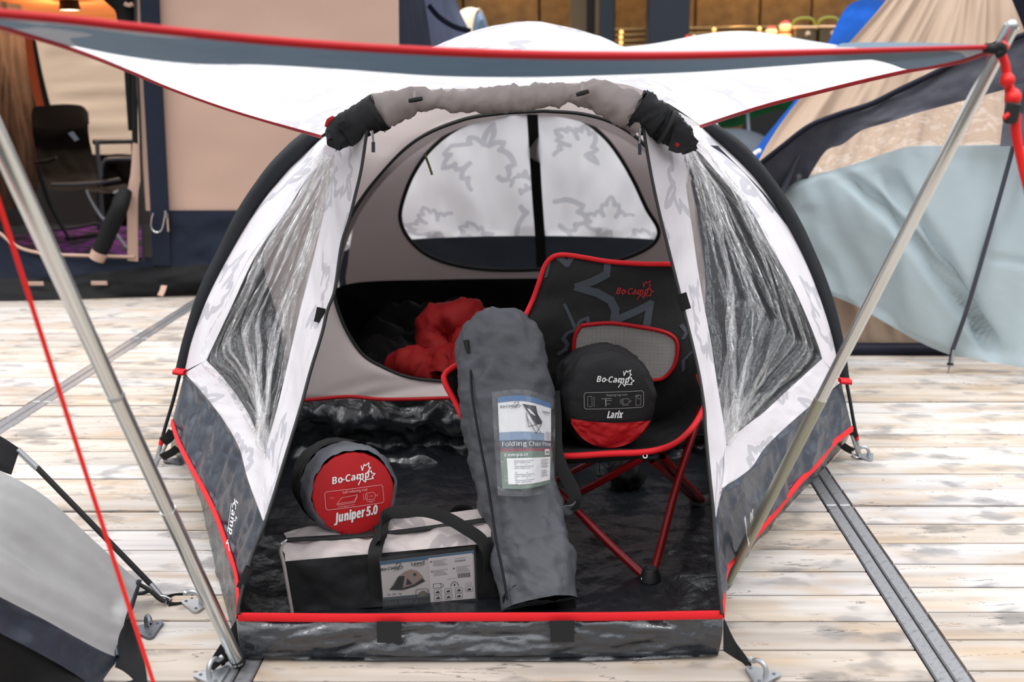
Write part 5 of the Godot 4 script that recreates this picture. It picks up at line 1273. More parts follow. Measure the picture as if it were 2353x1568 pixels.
# gathers the surface of a rolled cloth: moves vertices along normals
func bumpy(o: MeshInstance3D, amp: float, freq: float, sd: int, above := -9.0) -> void:
	var a := o.mesh.surface_get_arrays(0)
	var p: PackedVector3Array = a[Mesh.ARRAY_VERTEX]
	var n: PackedVector3Array = a[Mesh.ARRAY_NORMAL]
	wrinkle.seed = sd
	wrinkle.frequency = 1.0
	wrinkle.fractal_type = FastNoiseLite.FRACTAL_RIDGED
	for i in p.size():
		p[i] += n[i] * amp * smoothstep(above, above + 0.07, p[i].y) * wrinkle.get_noise_3d(p[i].x * freq, p[i].y * freq * 0.6, p[i].z * freq * 0.6)
	a[Mesh.ARRAY_VERTEX] = p
	var m := ArrayMesh.new()
	m.add_surface_from_arrays(Mesh.PRIMITIVE_TRIANGLES, a)
	var st := SurfaceTool.new()
	st.create_from(m, 0)
	st.generate_normals()
	o.mesh = st.commit()

# ---------------------------------------------------------------- gear in the porch
func face_map(c: Vector3, ax: Vector3, dome: float, r: float, off: float) -> Callable:
	var a := ax.normalized()
	var right := a.cross(Vector3.UP).normalized()
	if right.x < 0:
		right = -right
	var up := right.cross(-a).normalized()
	if up.y < 0:
		up = -up
	return func(p: Vector2) -> Vector3:
		return c + right * p.x + up * p.y - a * (dome * (1.0 - p.length_squared() / (r * r)) + off)

func f_mat(fl: PackedVector2Array, c: Vector2, s: float) -> void:   # little line drawings: a mat and a packed roll
	f_line(fl, [c + Vector2(-2.6, -0.5) * s, c + Vector2(-1.9, 0.3) * s, c + Vector2(0.4, 0.45) * s, c + Vector2(-0.1, -0.4) * s, c + Vector2(-2.6, -0.5) * s, c + Vector2(-2.6, -0.7) * s, c + Vector2(-0.1, -0.6) * s, c + Vector2(0.4, 0.25) * s], 0.0009)
	f_line(fl, [c + Vector2(-2.5, -1.0) * s, c + Vector2(-0.1, -0.92) * s], 0.0007)
	f_roll(fl, c + Vector2(2.3, 0) * s, s)

func f_roll(fl: PackedVector2Array, c: Vector2, s: float) -> void:
	f_line(fl, [c + Vector2(-0.6, -0.5) * s, c + Vector2(0.5, -0.5) * s, c + Vector2(0.7, -0.2) * s, c + Vector2(0.7, 0.2) * s, c + Vector2(0.5, 0.5) * s, c + Vector2(-0.6, 0.5) * s, c + Vector2(-0.75, 0.2) * s, c + Vector2(-0.75, -0.2) * s, c + Vector2(-0.6, -0.5) * s, c + Vector2(-0.45, 0) * s, c + Vector2(-0.6, 0.5) * s], 0.0008)
	f_line(fl, [c + Vector2(0.7, 0) * s, c + Vector2(0.95, -0.1) * s, c + Vector2(1.15, 0.12) * s], 0.0008)
	f_line(fl, [c + Vector2(-1.0, -0.5) * s, c + Vector2(-1.0, 0.5) * s], 0.0007)
	f_line(fl, [c + Vector2(-0.6, -0.75) * s, c + Vector2(0.6, -0.75) * s], 0.0007)

func porch_gear() -> void:
	# rolled mat in its round sack
	var fc := v(-0.452, 0.233, -2.262)
	var rc := v(-0.583, 0.127, -2.62)
	var ax := rc - fc
	var grey := cloth(Color(0.38, 0.39, 0.415), 0.5, 0.45, 5.0)
	var black := cloth(Color(0.075, 0.075, 0.08), 0.65, 0.3, 5.0)
	var roll := thing("mat_sack", "round grey and black mat sack with red end panel lying on the tent bag", "stuff sack", fc + v(0, -0.105, 0))
	put("body", skin(turned(fc, ax, Vector3.UP, profile([Vector2(-0.002, 0.093), Vector2(0.004, 0.1), Vector2(0.025, 0.1045), Vector2(0.07, 0.106), Vector2(0.13, 0.1045)], 18), 72, 0.006, 9, 91), true), grey, roll)
	put("rear_body", skin(turned(fc, ax, Vector3.UP, profile([Vector2(0.115, 0.107), Vector2(0.2, 0.107), Vector2(0.32, 0.104), Vector2(0.37, 0.095), Vector2(0.39, 0.06), Vector2(0.395, 0.0)], 30), 60, 0.006, 7, 92), true), black, roll)
	var fp := fc - Vector3.UP * 0.006
	put("end_panel", skin(turned(fp, -ax, Vector3.UP, [Vector2(-0.004, 0.0935), Vector2(0.001, 0.0925), Vector2(0.003, 0.09), Vector2(0.005, 0.08), Vector2(0.0085, 0.06), Vector2(0.0115, 0.035), Vector2(0.0125, 0.0)], 72, 0.0025, 20, 93), true), M.red, roll)
	var fm := face_map(fp, ax, 0.0125, 0.0975, 0.0026)
	var fl := PackedVector2Array()
	f_logo(fl, Vector2(-0.006, 0.037), 0.0215, 0.06)
	for o in [Vector2(-0.0006, 0), Vector2(0.0006, 0), Vector2(0, 0.0007)]:
		f_text(fl, "Juniper 5.0", Vector2(0.002, -0.046) + o, 0.029, 700, 0.2, 0.64, 0.07)
	print_on("lettering", fl, fm, M.white_ink, roll)
	fl = PackedVector2Array()
	f_frame(fl, Vector2(-0.065, -0.029), Vector2(0.066, 0.012), 0.0011, 0.004)
	f_text(fl, "Self inflating mat", Vector2(0.002, 0.006), 0.0078, 400, 0.0, 0.95)
	f_mat(fl, Vector2(0, -0.01), 0.0155)
	f_text(fl, "4.0cm", Vector2(-0.05, -0.003), 0.003, 400)
	f_text(fl, "198cm", Vector2(-0.022, -0.0255), 0.003, 400)
	f_text(fl, "1.65kg", Vector2(0.036, -0.01), 0.003, 400)
	f_text(fl, "60cm", Vector2(0.036, -0.0235), 0.003, 400)
	print_on("printed_frame", fl, fm, plain(Color(0.80, 0.58, 0.58), 0.6), roll)
	put("pull_loop", tape([fm.call(Vector2(-0.035, -0.083)), fm.call(Vector2(-0.03, -0.1)), fm.call(Vector2(0.0, -0.106)), fm.call(Vector2(0.03, -0.103)), fm.call(Vector2(0.036, -0.084))], v(0, 0.4, 1), 0.01, 0.003, 20), M.red, roll)

	# long tent bag
	var c0 := [v(-0.562, 0.012, -2.104), v(-0.355, 0.012, -2.138), v(-0.107, 0.012, -2.18)]
	var c1 := [v(-0.58, 0.125, -2.125), v(-0.383, 0.126, -2.163), v(-0.136, 0.133, -2.2)]
	var c2 := [v(-0.591, 0.14, -2.15), v(-0.387, 0.137, -2.188), v(-0.139, 0.152, -2.225)]
	var c3 := [v(-0.59, 0.142, -2.19), v(-0.383, 0.14, -2.228), v(-0.141, 0.159, -2.265)]
	var c4 := [v(-0.613, 0.135, -2.25), v(-0.571, 0.137, -2.275), v(-0.394, 0.143, -2.3), v(-0.145, 0.166, -2.325)]
	var c5 := [v(-0.626, 0.012, -2.342), v(-0.391, 0.012, -2.384), v(-0.129, 0.012, -2.428)]
	var bag := thing("tent_bag", "long black and pale grey tent bag with picture label, lying behind the threshold", "bag", v(-0.373, 0, -2.26))
	put("front_panel", skin(crease(loft([c0, c1], 60, 20), 0.012, 5, 5, 95)), black, bag)
	var top := loft([c1, c2, c3, c4], 70, 30)
	var bagtop := cloth(Color(0.86, 0.82, 0.80), 0.55, 0.6, 1.25, 0.0, 0.35, M.leaf)
	put("top_panel", skin(crease(top, 0.016, 7, 7, 96, 0.05)), bagtop, bag)
	put("back_panel", skin(loft([c4, c5], 40, 8)), black, bag)
	var endl := [c0[0], c1[0], c2[0], c3[0], c4[0], c5[0]]
	put("end_panel", skin(crease(loft([[c0[0], c1[0], c2[0], c3[0]], [c5[0], c4[0], c4[0], c3[0]]], 16, 10), 0.012, 5, 5, 97)), cloth(Color(0.2, 0.19, 0.19), 0.6, 0.3, 4), bag)
	put("end_panel", skin(loft([[c0[2], c1[2], c2[2], c3[2]], [c5[2], c4[3], c4[3], c3[2]]], 16, 10)), black, bag)
	var welt := []
	for p in endl:
		welt.append(p + v(-0.003, 0, 0.003))
	put("welt", rod(welt.slice(0, 4), 0.004, 8, 30), M.taupe_roll, bag)
	var zip := []
	for p in cr(c3, 20):
		zip.append(p + v(0, 0.004, 0.002))
	put("zipper", tape(zip, v(0, 0.3, -1), 0.012, 0.004, 40), M.black, bag)
	put("zip_pull", rod([zip[0], zip[0] + v(-0.012, -0.006, 0.01)], 0.004, 8), M.chrome, bag)
	put("webbing_strap", tape([v(-0.388, 0.004, -2.142), v(-0.388, 0.065, -2.142), v(-0.388, 0.131, -2.143), v(-0.388, 0.143, -2.17), v(-0.386, 0.145, -2.205), v(-0.39, 0.152, -2.26), v(-0.39, 0.152, -2.29)], v(1, 0.1, -0.1), 0.03, 0.004, 40), M.webbing, bag)
	put("webbing_strap", tape([v(-0.142, 0.01, -2.178), v(-0.145, 0.068, -2.178), v(-0.148, 0.14, -2.178), v(-0.153, 0.147, -2.19)], v(1, 0.1, -0.1), 0.032, 0.004, 30), M.webbing, bag)
	put("carry_handle", tape([v(-0.384, 0.15, -2.16), v(-0.383, 0.176, -2.2), v(-0.368, 0.194, -2.22), v(-0.321, 0.202, -2.22), v(-0.276, 0.204, -2.21), v(-0.232, 0.192, -2.2), v(-0.192, 0.177, -2.18), v(-0.158, 0.156, -2.17), v(-0.147, 0.135, -2.165), v(-0.144, 0.082, -2.172)], v(0.25, 0.8, -0.35), 0.027, 0.005, 60), M.webbing, bag)
	put("rear_handle", tape([v(-0.235, 0.151, -2.33), v(-0.222, 0.162, -2.33), v(-0.202, 0.162, -2.33), v(-0.192, 0.153, -2.33)], v(0, 1, 0.4), 0.02, 0.004, 16), M.webbing, bag)
	# printed label in its clear pocket
	var q00 := v(-0.374, 0.012, -2.135)
	var q10 := v(-0.169, 0.013, -2.17)
	var q01 := v(-0.375, 0.142, -2.118)
	var q11 := v(-0.17, 0.152, -2.156)
	var w := q00.distance_to(q10)
	var h := q00.distance_to(q01)
	var nrm := (q10 - q00).cross(q01 - q00).normalized()
	var lm := func(off: float) -> Callable:
		return func(p: Vector2) -> Vector3:
			return q00.lerp(q10, p.x / w).lerp(q01.lerp(q11, p.x / w), p.y / h) + nrm * (off + 0.004)
	var ink := func(c: Color) -> StandardMaterial3D: return plain(c, 0.5)
	var sheet := PackedVector2Array()
	f_rect(sheet, Vector2(0.002, 0.003), Vector2(w - 0.004, h * 0.9))
	var card := print_on("label_card", sheet, lm.call(0.0), ink.call(Color(0.74, 0.70, 0.69)), bag)
	var L := func(called: String, f: PackedVector2Array, off: float, c: Color) -> void:
		print_on(called, f, lm.call(off), ink.call(c), card)
	var U := func(x: float, y: float) -> Vector2: return Vector2(x * w, y * h)
	fl = PackedVector2Array()
	f_rect(fl, U.call(0.005, 0.835), U.call(0.985, 0.9))
	L.call("blue_strip", fl, 0.0006, Color(0.22, 0.36, 0.46))
	fl = PackedVector2Array()
	f_rect(fl, U.call(0.005, 0.02), U.call(0.5, 0.14))
	L.call("dark_strip", fl, 0.0006, Color(0.17, 0.18, 0.19))
	fl = PackedVector2Array()
	f_rect(fl, U.call(0.005, 0.14), U.call(0.5, 0.2))
	L.call("horizon_strip", fl, 0.0006, Color(0.27, 0.31, 0.33))
	fl = PackedVector2Array()
	f_text(fl, "Tent Birch 2", U.call(0.2, 0.08), 0.0135, 400, 0.1)
	L.call("lettering", fl, 0.001, Color(0.36, 0.36, 0.36))
	fl = PackedVector2Array()
	f_poly(fl, PackedVector2Array([U.call(0.08, 0.34), U.call(0.12, 0.44), U.call(0.17, 0.56), U.call(0.25, 0.66), U.call(0.32, 0.69), U.call(0.38, 0.65), U.call(0.43, 0.55), U.call(0.46, 0.44), U.call(0.35, 0.36), U.call(0.22, 0.31)]))
	L.call("tent_picture", fl, 0.0008, Color(0.56, 0.47, 0.43))
	fl = PackedVector2Array()
	f_poly(fl, PackedVector2Array([U.call(0.08, 0.34), U.call(0.13, 0.42), U.call(0.19, 0.59), U.call(0.25, 0.58), U.call(0.23, 0.42), U.call(0.22, 0.31)]))
	f_poly(fl, PackedVector2Array([U.call(0.22, 0.31), U.call(0.235, 0.36), U.call(0.34, 0.40), U.call(0.43, 0.5), U.call(0.46, 0.44), U.call(0.35, 0.36)]))
	f_poly(fl, PackedVector2Array([U.call(0.255, 0.40), U.call(0.275, 0.53), U.call(0.325, 0.41)]))
	f_poly(fl, PackedVector2Array([U.call(0.335, 0.60), U.call(0.36, 0.62), U.call(0.375, 0.57), U.call(0.35, 0.55)]))
	L.call("tent_picture", fl, 0.0012, Color(0.10, 0.09, 0.11))
	fl = PackedVector2Array()
	f_logo(fl, U.call(0.105, 0.755), 0.0105, 0.05)
	f_text(fl, "LeevZ", U.call(0.395, 0.79), 0.011, 700)
	f_text(fl, "Collection", U.call(0.40, 0.742), 0.005, 400)
	f_text(fl, "2p   4m   Kg", U.call(0.13, 0.25), 0.006, 400)
	L.call("lettering", fl, 0.0012, Color(0.13, 0.12, 0.13))
	fl = PackedVector2Array()
	f_frame(fl, U.call(0.355, 0.1), U.call(0.485, 0.3), 0.0012, 0.004)
	L.call("inset_frame", fl, 0.0016, Color(0.12, 0.12, 0.12))
	fl = PackedVector2Array()
	f_poly(fl, PackedVector2Array([U.call(0.365, 0.17), U.call(0.39, 0.24), U.call(0.43, 0.27), U.call(0.46, 0.25), U.call(0.478, 0.2), U.call(0.43, 0.16)]))
	L.call("tent_picture", fl, 0.0012, Color(0.42, 0.37, 0.32))
	fl = PackedVector2Array()
	f_rect(fl, U.call(0.505, 0.03), U.call(0.965, 0.86))
	L.call("info_card", fl, 0.0009, Color(0.78, 0.74, 0.74))
	fl = PackedVector2Array()
	for q in [[0.55, 0.80, 5], [0.55, 0.62, 6], [0.79, 0.64, 5]]:
		for k in 5:
			var y: float = q[1] - k * 0.023
			f_rect(fl, U.call(q[0], y - 0.006), U.call(q[0] + 0.15 * (1.0 - 0.1 * ((k * 7) % 4)), y + 0.005))
	f_rect(fl, U.call(0.78, 0.79), U.call(0.90, 0.8))
	f_rect(fl, U.call(0.69, 0.43), U.call(0.78, 0.44))
	L.call("small_print", fl, 0.0013, Color(0.55, 0.52, 0.53))
	fl = PackedVector2Array()
	for k in 16:
		f_rect(fl, U.call(0.80 + k * 0.0088, 0.435), U.call(0.80 + k * 0.0088 + (0.0055 if k % 3 else 0.0028), 0.52))
	for k in 9:
		f_rect(fl, U.call(0.78 + k * 0.013, 0.735), U.call(0.78 + k * 0.013 + 0.006, 0.765))
	for q in [[0.53, 0.79], [0.535, 0.605], [0.765, 0.62]]:
		f_rect(fl, U.call(q[0] - 0.008, q[1] - 0.012), U.call(q[0] + 0.008, q[1] + 0.012))
	for r in 2:
		for k in 4:
			if r == 1 and k == 3:
				continue
			var o: Vector2 = U.call(0.545 + k * 0.112, 0.06 + (1 - r) * 0.11)
			f_frame(fl, o, o + U.call(0.075, 0.09), 0.0008, 0.0015)
			f_poly(fl, PackedVector2Array([o + U.call(0.015, 0.02), o + U.call(0.06, 0.02), o + U.call(0.05, 0.065), o + U.call(0.022, 0.05)]))
	f_frame(fl, U.call(0.54, 0.29), U.call(0.62, 0.37), 0.0011, 0.001)
	f_line(fl, [U.call(0.62, 0.29), U.call(0.645, 0.31), U.call(0.645, 0.35), U.call(0.62, 0.37)], 0.0011)
	var arch := []
	for k in 11:
		arch.append(U.call(0.765 - cos(PI * k / 10) * 0.04, 0.29 + sin(PI * k / 10) * 0.085))
	f_line(fl, arch, 0.0014)
	f_poly(fl, PackedVector2Array([U.call(0.752, 0.30), U.call(0.765, 0.35), U.call(0.778, 0.30)]))
	f_frame(fl, U.call(0.885, 0.29), U.call(0.945, 0.33), 0.0006, 0.001)
	L.call("icons", fl, 0.0014, Color(0.13, 0.12, 0.13))
	sheet = PackedVector2Array()
	f_rect(sheet, Vector2(0, 0), Vector2(w, h))
	print_on("clear_pocket", sheet, lm.call(0.004), M.pane_flat, bag)

	# upright bag of the second chair
	var sack := thing("chair_bag", "tall grey drawstring chair bag with clear label pocket, leaning on the red chair", "bag", v(-0.029, 0, -2.15))
	var gm := cloth(Color(0.315, 0.32, 0.34), 0.52, 0.6, 4.0, 0.0, 0.4)
	var axis := [v(-0.029, 0.022, -2.12), v(-0.04, 0.075, -2.165), v(-0.055, 0.13, -2.215), v(-0.069, 0.179, -2.26), v(-0.083, 0.235, -2.305), v(-0.094, 0.293, -2.35), v(-0.104, 0.358, -2.395), v(-0.114, 0.425, -2.44), v(-0.123, 0.48, -2.475), v(-0.13, 0.518, -2.495), v(-0.137, 0.55, -2.51), v(-0.14, 0.569, -2.52), v(-0.144, 0.584, -2.53)]
	var girth := []
	for k in 81:
		var s := k / 80.0
		var r := lerpf(0.085, 0.081, smoothstep(0.0, 0.2, s)) + 0.02 * smoothstep(0.25, 0.75, s)
		girth.append(r * sqrt(maxf(0.0015, 1.0 - pow(maxf(0.0, (s - 0.86) / 0.14), 2.4))))
	var bd := put("body", rod(axis, girth, 64, 120, 0.8, v(0, 0.35, -1)), gm, sack)
	bumpy(bd, 0.018, 7.0, 101, 0.03)
	bumpy(bd, 0.005, 22.0, 102, 0.03)
	put("base_panel", rod([v(-0.028, 0.023, -2.112), v(-0.029, 0.025, -2.123)], [0.083, 0.0855], 40, 2, 0.8, v(0, 0.35, -1)), black, sack)
	put("side_seam", rod([v(-0.206, 0.55, -2.455), v(-0.194, 0.495, -2.42), v(-0.187, 0.438, -2.36), v(-0.168, 0.355, -2.295), v(-0.145, 0.267, -2.225), v(-0.123, 0.17, -2.14), v(-0.105, 0.097, -2.1), v(-0.097, 0.056, -2.08)], 0.003, 6, 60), M.sleeve, sack)
	put("cord_hole", rod([v(-0.204, 0.543, -2.43), v(-0.198, 0.514, -2.42)], [0.007, 0.004], 8), M.black, sack)
	put("shoulder_strap", tape([v(0.002, 0.417, -2.43), v(0.006, 0.372, -2.37), v(0.008, 0.318, -2.31), v(0.02, 0.282, -2.28), v(0.043, 0.242, -2.26), v(0.051, 0.215, -2.25), v(0.039, 0.194, -2.25)], v(1, 0.2, 0), 0.03, 0.004, 40), M.webbing, sack)
	put("strap_end", tape([v(0.055, 0.217, -2.25), v(0.041, 0.198, -2.25), v(0.02, 0.181, -2.25), v(0.008, 0.164, -2.25)], v(0.5, 0.8, 0.2), 0.034, 0.004, 16), plain(Color(0.42, 0.43, 0.45), 0.8), sack)
	var pr := loft([[v(-0.135, 0.447, -2.315), v(-0.127, 0.354, -2.24), v(-0.117, 0.26, -2.16)], [v(-0.069, 0.456, -2.305), v(-0.064, 0.359, -2.232), v(-0.06, 0.261, -2.155)], [v(-0.002, 0.414, -2.37), v(-0.002, 0.332, -2.3), v(-0.005, 0.245, -2.235)]], 40, 24)
	var pt := []                                          # rows run across, top to bottom
	for j in 41:
		var line := PackedVector3Array()
		for i in 25:
			line.append(pr[i][j])
		pt.append(line)
	var pw := 0.14
	var ph := 0.26
	var tm := on_rows(pt, 0.0)
	var nn0: Vector3 = normals(pt)[20][12]
	var sg := 1.0 if nn0.z > 0 else -1.0
	var pm := func(off: float) -> Callable:
		var f := on_rows(pt, off * sg)
		return func(p: Vector2) -> Vector3: return f.call(Vector2(p.x / pw, 1.0 - p.y / ph))
	fl = PackedVector2Array()
	f_rect(fl, Vector2(0.009, 0.02), Vector2(0.135, 0.248))
	var tc := print_on("label_card", fl, pm.call(0.002), ink.call(Color(0.86, 0.86, 0.87)), sack)
	var T := func(called: String, f: PackedVector2Array, off: float, c: Color) -> void:
		print_on(called, f, pm.call(off), ink.call(c), tc)
	fl = PackedVector2Array()
	f_rect(fl, Vector2(0.009, 0.234), Vector2(0.135, 0.248))
	L = T
	T.call("blue_strip", fl, 0.003, Color(0.22, 0.40, 0.58))
	fl = PackedVector2Array()
	f_rect(fl, Vector2(0.009, 0.117), Vector2(0.135, 0.138))
	T.call("dark_strip", fl, 0.003, Color(0.26, 0.29, 0.34))
	fl = PackedVector2Array()
	f_rect(fl, Vector2(0.009, 0.138), Vector2(0.112, 0.158))
	T.call("sky_strip", fl, 0.003, Color(0.47, 0.56, 0.66))
	fl = PackedVector2Array()
	f_rect(fl, Vector2(0.009, 0.110), Vector2(0.135, 0.117))
	T.call("red_strip", fl, 0.003, Color(0.52, 0.24, 0.30))
	fl = PackedVector2Array()
	f_rect(fl, Vector2(0.009, 0.02), Vector2(0.135, 0.110))
	T.call("green_strip", fl, 0.003, Color(0.40, 0.48, 0.43))
	fl = PackedVector2Array()
	f_rect(fl, Vector2(0.022, 0.03), Vector2(0.131, 0.093))
	f_rect(fl, Vector2(0.112, 0.099), Vector2(0.128, 0.114))
	T.call("info_card", fl, 0.004, Color(0.88, 0.88, 0.88))
	fl = PackedVector2Array()
	for k in 12:
		var y := 0.085 - k * 0.0045 - (0.006 if k > 4 else 0.0)
		f_rect(fl, Vector2(0.036, y), Vector2(0.075 - 0.008 * (k % 3), y + 0.0018))
		if k < 9:
			f_rect(fl, Vector2(0.098, y), Vector2(0.124 - 0.006 * (k % 2), y + 0.0018))
	for k in 6:
		f_rect(fl, Vector2(0.114, 0.16 - k * 0.004), Vector2(0.131, 0.1615 - k * 0.004))
	T.call("small_print", fl, 0.005, Color(0.62, 0.62, 0.64))
	fl = PackedVector2Array()
	f_text(fl, "Folding Chair Pine", Vector2(0.072, 0.1275), 0.0145, 400)
	f_text(fl, "Compact", Vector2(0.04, 0.101), 0.0105, 700)
	T.call("lettering", fl, 0.005, Color(0.85, 0.85, 0.86))
	fl = PackedVector2Array()
	f_logo(fl, Vector2(0.03, 0.222), 0.0085, 0.0)
	f_text(fl, "LeevZ", Vector2(0.117, 0.217), 0.009, 700)
	f_text(fl, "Collection", Vector2(0.117, 0.210), 0.004, 400)
	for k in 4:
		f_rect(fl, Vector2(0.115 + k * 0.003, 0.102), Vector2(0.1165 + k * 0.003, 0.11))
	T.call("lettering", fl, 0.005, Color(0.3, 0.3, 0.33))
	fl = PackedVector2Array()
	f_poly(fl, PackedVector2Array([Vector2(0.055, 0.226), Vector2(0.085, 0.226), Vector2(0.09, 0.205), Vector2(0.103, 0.188), Vector2(0.102, 0.181), Vector2(0.083, 0.18), Vector2(0.076, 0.19)]))
	for q in [[Vector2(0.062, 0.205), Vector2(0.066, 0.17), Vector2(0.1, 0.183)], [Vector2(0.083, 0.18), Vector2(0.1, 0.155)], [Vector2(0.101, 0.18), Vector2(0.085, 0.155), Vector2(0.062, 0.195)]]:
		f_line(fl, q, 0.0015)
	T.call("chair_picture", fl, 0.005, Color(0.16, 0.15, 0.20))
	put("clear_pocket", skin(crease(shifted(pt, 0.010 * sg), 0.006, 10, 10, 105, 0.05)), M.pane_flat, sack)

func shifted(rows: Array, off: float) -> Array:
	var nn := normals(rows)
	var out := []
	for j in rows.size():
		var line := PackedVector3Array()
		for i in rows[j].size():
			line.append(rows[j][i] + nn[j][i] * off)
		out.append(line)
	return out

# ---------------------------------------------------------------- red-trimmed folding chair
func folding_chair() -> void:
	var t := thing("folding_chair", "black folding camp chair with red piping and red tube legs inside the porch", "chair", v(0.166, 0, -2.51))
	var sling := cloth(Color(0.135, 0.135, 0.138), 0.7, 0.3, 3.0, 0.0, 0.3)
	var tube := plain(Color(0.46, 0.03, 0.05), 0.32, 0.15)
	var back := crease(loft([[v(-0.009, 0.687, -2.74), v(0.017, 0.694, -2.74), v(0.068, 0.689, -2.74), v(0.147, 0.676, -2.74), v(0.238, 0.671, -2.74), v(0.311, 0.67, -2.74), v(0.369, 0.662, -2.74)], [v(-0.025, 0.651, -2.73), v(0.068, 0.641, -2.73), v(0.17, 0.628, -2.73), v(0.261, 0.622, -2.73), v(0.374, 0.617, -2.73)], [v(-0.054, 0.573, -2.715), v(0.057, 0.565, -2.715), v(0.17, 0.561, -2.715), v(0.272, 0.554, -2.715), v(0.379, 0.542, -2.715)], [v(-0.085, 0.532, -2.66), v(0.034, 0.511, -2.7), v(0.17, 0.503, -2.702), v(0.283, 0.496, -2.7), v(0.379, 0.491, -2.67)], [v(-0.166, 0.486, -2.6), v(0.011, 0.441, -2.685), v(0.171, 0.432, -2.695), v(0.295, 0.429, -2.685), v(0.377, 0.443, -2.62)], [v(-0.225, 0.459, -2.53), v(-0.124, 0.313, -2.64), v(0.035, 0.245, -2.69), v(0.174, 0.233, -2.7), v(0.266, 0.249, -2.69), v(0.337, 0.316, -2.63), v(0.367, 0.414, -2.56)]], 70, 60), 0.022, 2.2, 3.0, 111, 0.06)
	put("backrest", skin(back), sling, t)
	var seat := crease(loft([[v(-0.225, 0.459, -2.53), v(-0.124, 0.313, -2.64), v(0.035, 0.245, -2.69), v(0.174, 0.233, -2.7), v(0.266, 0.249, -2.69), v(0.337, 0.316, -2.63), v(0.367, 0.414, -2.56)], [v(-0.249, 0.446, -2.51), v(-0.174, 0.327, -2.54), v(0.022, 0.266, -2.52), v(0.183, 0.27, -2.5), v(0.282, 0.283, -2.52), v(0.348, 0.327, -2.54), v(0.37, 0.398, -2.53)], [v(-0.262, 0.431, -2.48), v(-0.208, 0.347, -2.42), v(-0.123, 0.293, -2.38), v(0.01, 0.287, -2.345), v(0.131, 0.296, -2.335), v(0.221, 0.304, -2.33), v(0.28, 0.309, -2.36), v(0.32, 0.324, -2.4), v(0.352, 0.343, -2.45), v(0.376, 0.377, -2.5)]], 70, 36), 0.012, 3, 3, 112, 0.08)
	put("seat", skin(seat), sling, t)
	put("seat_valance", skin(loft([[v(-0.124, 0.287, -2.385), v(0.01, 0.282, -2.35), v(0.132, 0.29, -2.34), v(0.222, 0.297, -2.335), v(0.281, 0.303, -2.365)], [v(-0.125, 0.264, -2.4), v(0.01, 0.258, -2.37), v(0.133, 0.266, -2.36), v(0.223, 0.284, -2.345), v(0.281, 0.292, -2.37)]], 30, 4)), sling, t)
	put("back_piping", rod([v(-0.224, 0.462, -2.525), v(-0.166, 0.49, -2.59), v(-0.084, 0.535, -2.65), v(-0.054, 0.576, -2.71), v(-0.034, 0.629, -2.725), v(-0.021, 0.665, -2.735), v(-0.002, 0.688, -2.735), v(0.023, 0.695, -2.735), v(0.068, 0.69, -2.735), v(0.147, 0.677, -2.735), v(0.237, 0.671, -2.735), v(0.311, 0.67, -2.735), v(0.369, 0.663, -2.735)], 0.0065, 10, 90), M.red_bright, t)
	put("seat_piping", rod([v(-0.224, 0.462, -2.525), v(-0.255, 0.447, -2.505), v(-0.263, 0.434, -2.478), v(-0.234, 0.384, -2.45), v(-0.207, 0.348, -2.415), v(-0.123, 0.294, -2.375), v(0.01, 0.288, -2.34), v(0.131, 0.297, -2.33), v(0.221, 0.304, -2.325), v(0.279, 0.31, -2.355), v(0.319, 0.325, -2.395), v(0.351, 0.345, -2.445), v(0.376, 0.379, -2.495), v(0.368, 0.405, -2.525), v(0.363, 0.424, -2.55)], 0.0075, 10, 120), M.red_bright, t)
	# breathing panel in the back
	var hole := [v(0.073, 0.522, -2.67), v(0.145, 0.528, -2.67), v(0.224, 0.518, -2.67), v(0.292, 0.503, -2.67), v(0.318, 0.483, -2.67), v(0.322, 0.445, -2.67), v(0.311, 0.406, -2.67), v(0.278, 0.377, -2.67), v(0.193, 0.383, -2.67), v(0.113, 0.398, -2.67), v(0.066, 0.421, -2.67), v(0.055, 0.451, -2.67), v(0.058, 0.495, -2.67), v(0.073, 0.522, -2.67)]
	var mid := []
	for k in 14:
		mid.append(v(0.19, 0.455, -2.676))
	var mesh_m := plain(Color(1, 1, 1), 0.8)
	var weave := Image.create(64, 64, false, Image.FORMAT_RGB8)
	for y in 64:
		for x in 64:
			var on := (posmod(x + y, 16) < 7) != (posmod(x - y, 16) < 7)
			weave.set_pixel(x, y, Color(0.78, 0.755, 0.74) if on else Color(0.24, 0.24, 0.24))
	mesh_m.albedo_texture = ImageTexture.create_from_image(weave)
	mesh_m.uv1_triplanar = true
	mesh_m.uv1_scale = Vector3.ONE * 38.0
	put("mesh_panel", skin(loft([hole, mid], 80, 10)), mesh_m, t)
	put("panel_piping", rod(hole, 0.0055, 10, 110), M.red, t)
	# leaf strokes and mark on the cloth
	var sgn := 1.0 if normals(back)[20][30].z > 0 else -1.0
	var bm := on_rows(back, 0.0022 * sgn)
	var fl := PackedVector2Array()
	var print_grey := cloth(Color(0.25, 0.27, 0.295), 0.7, 0.1, 3)
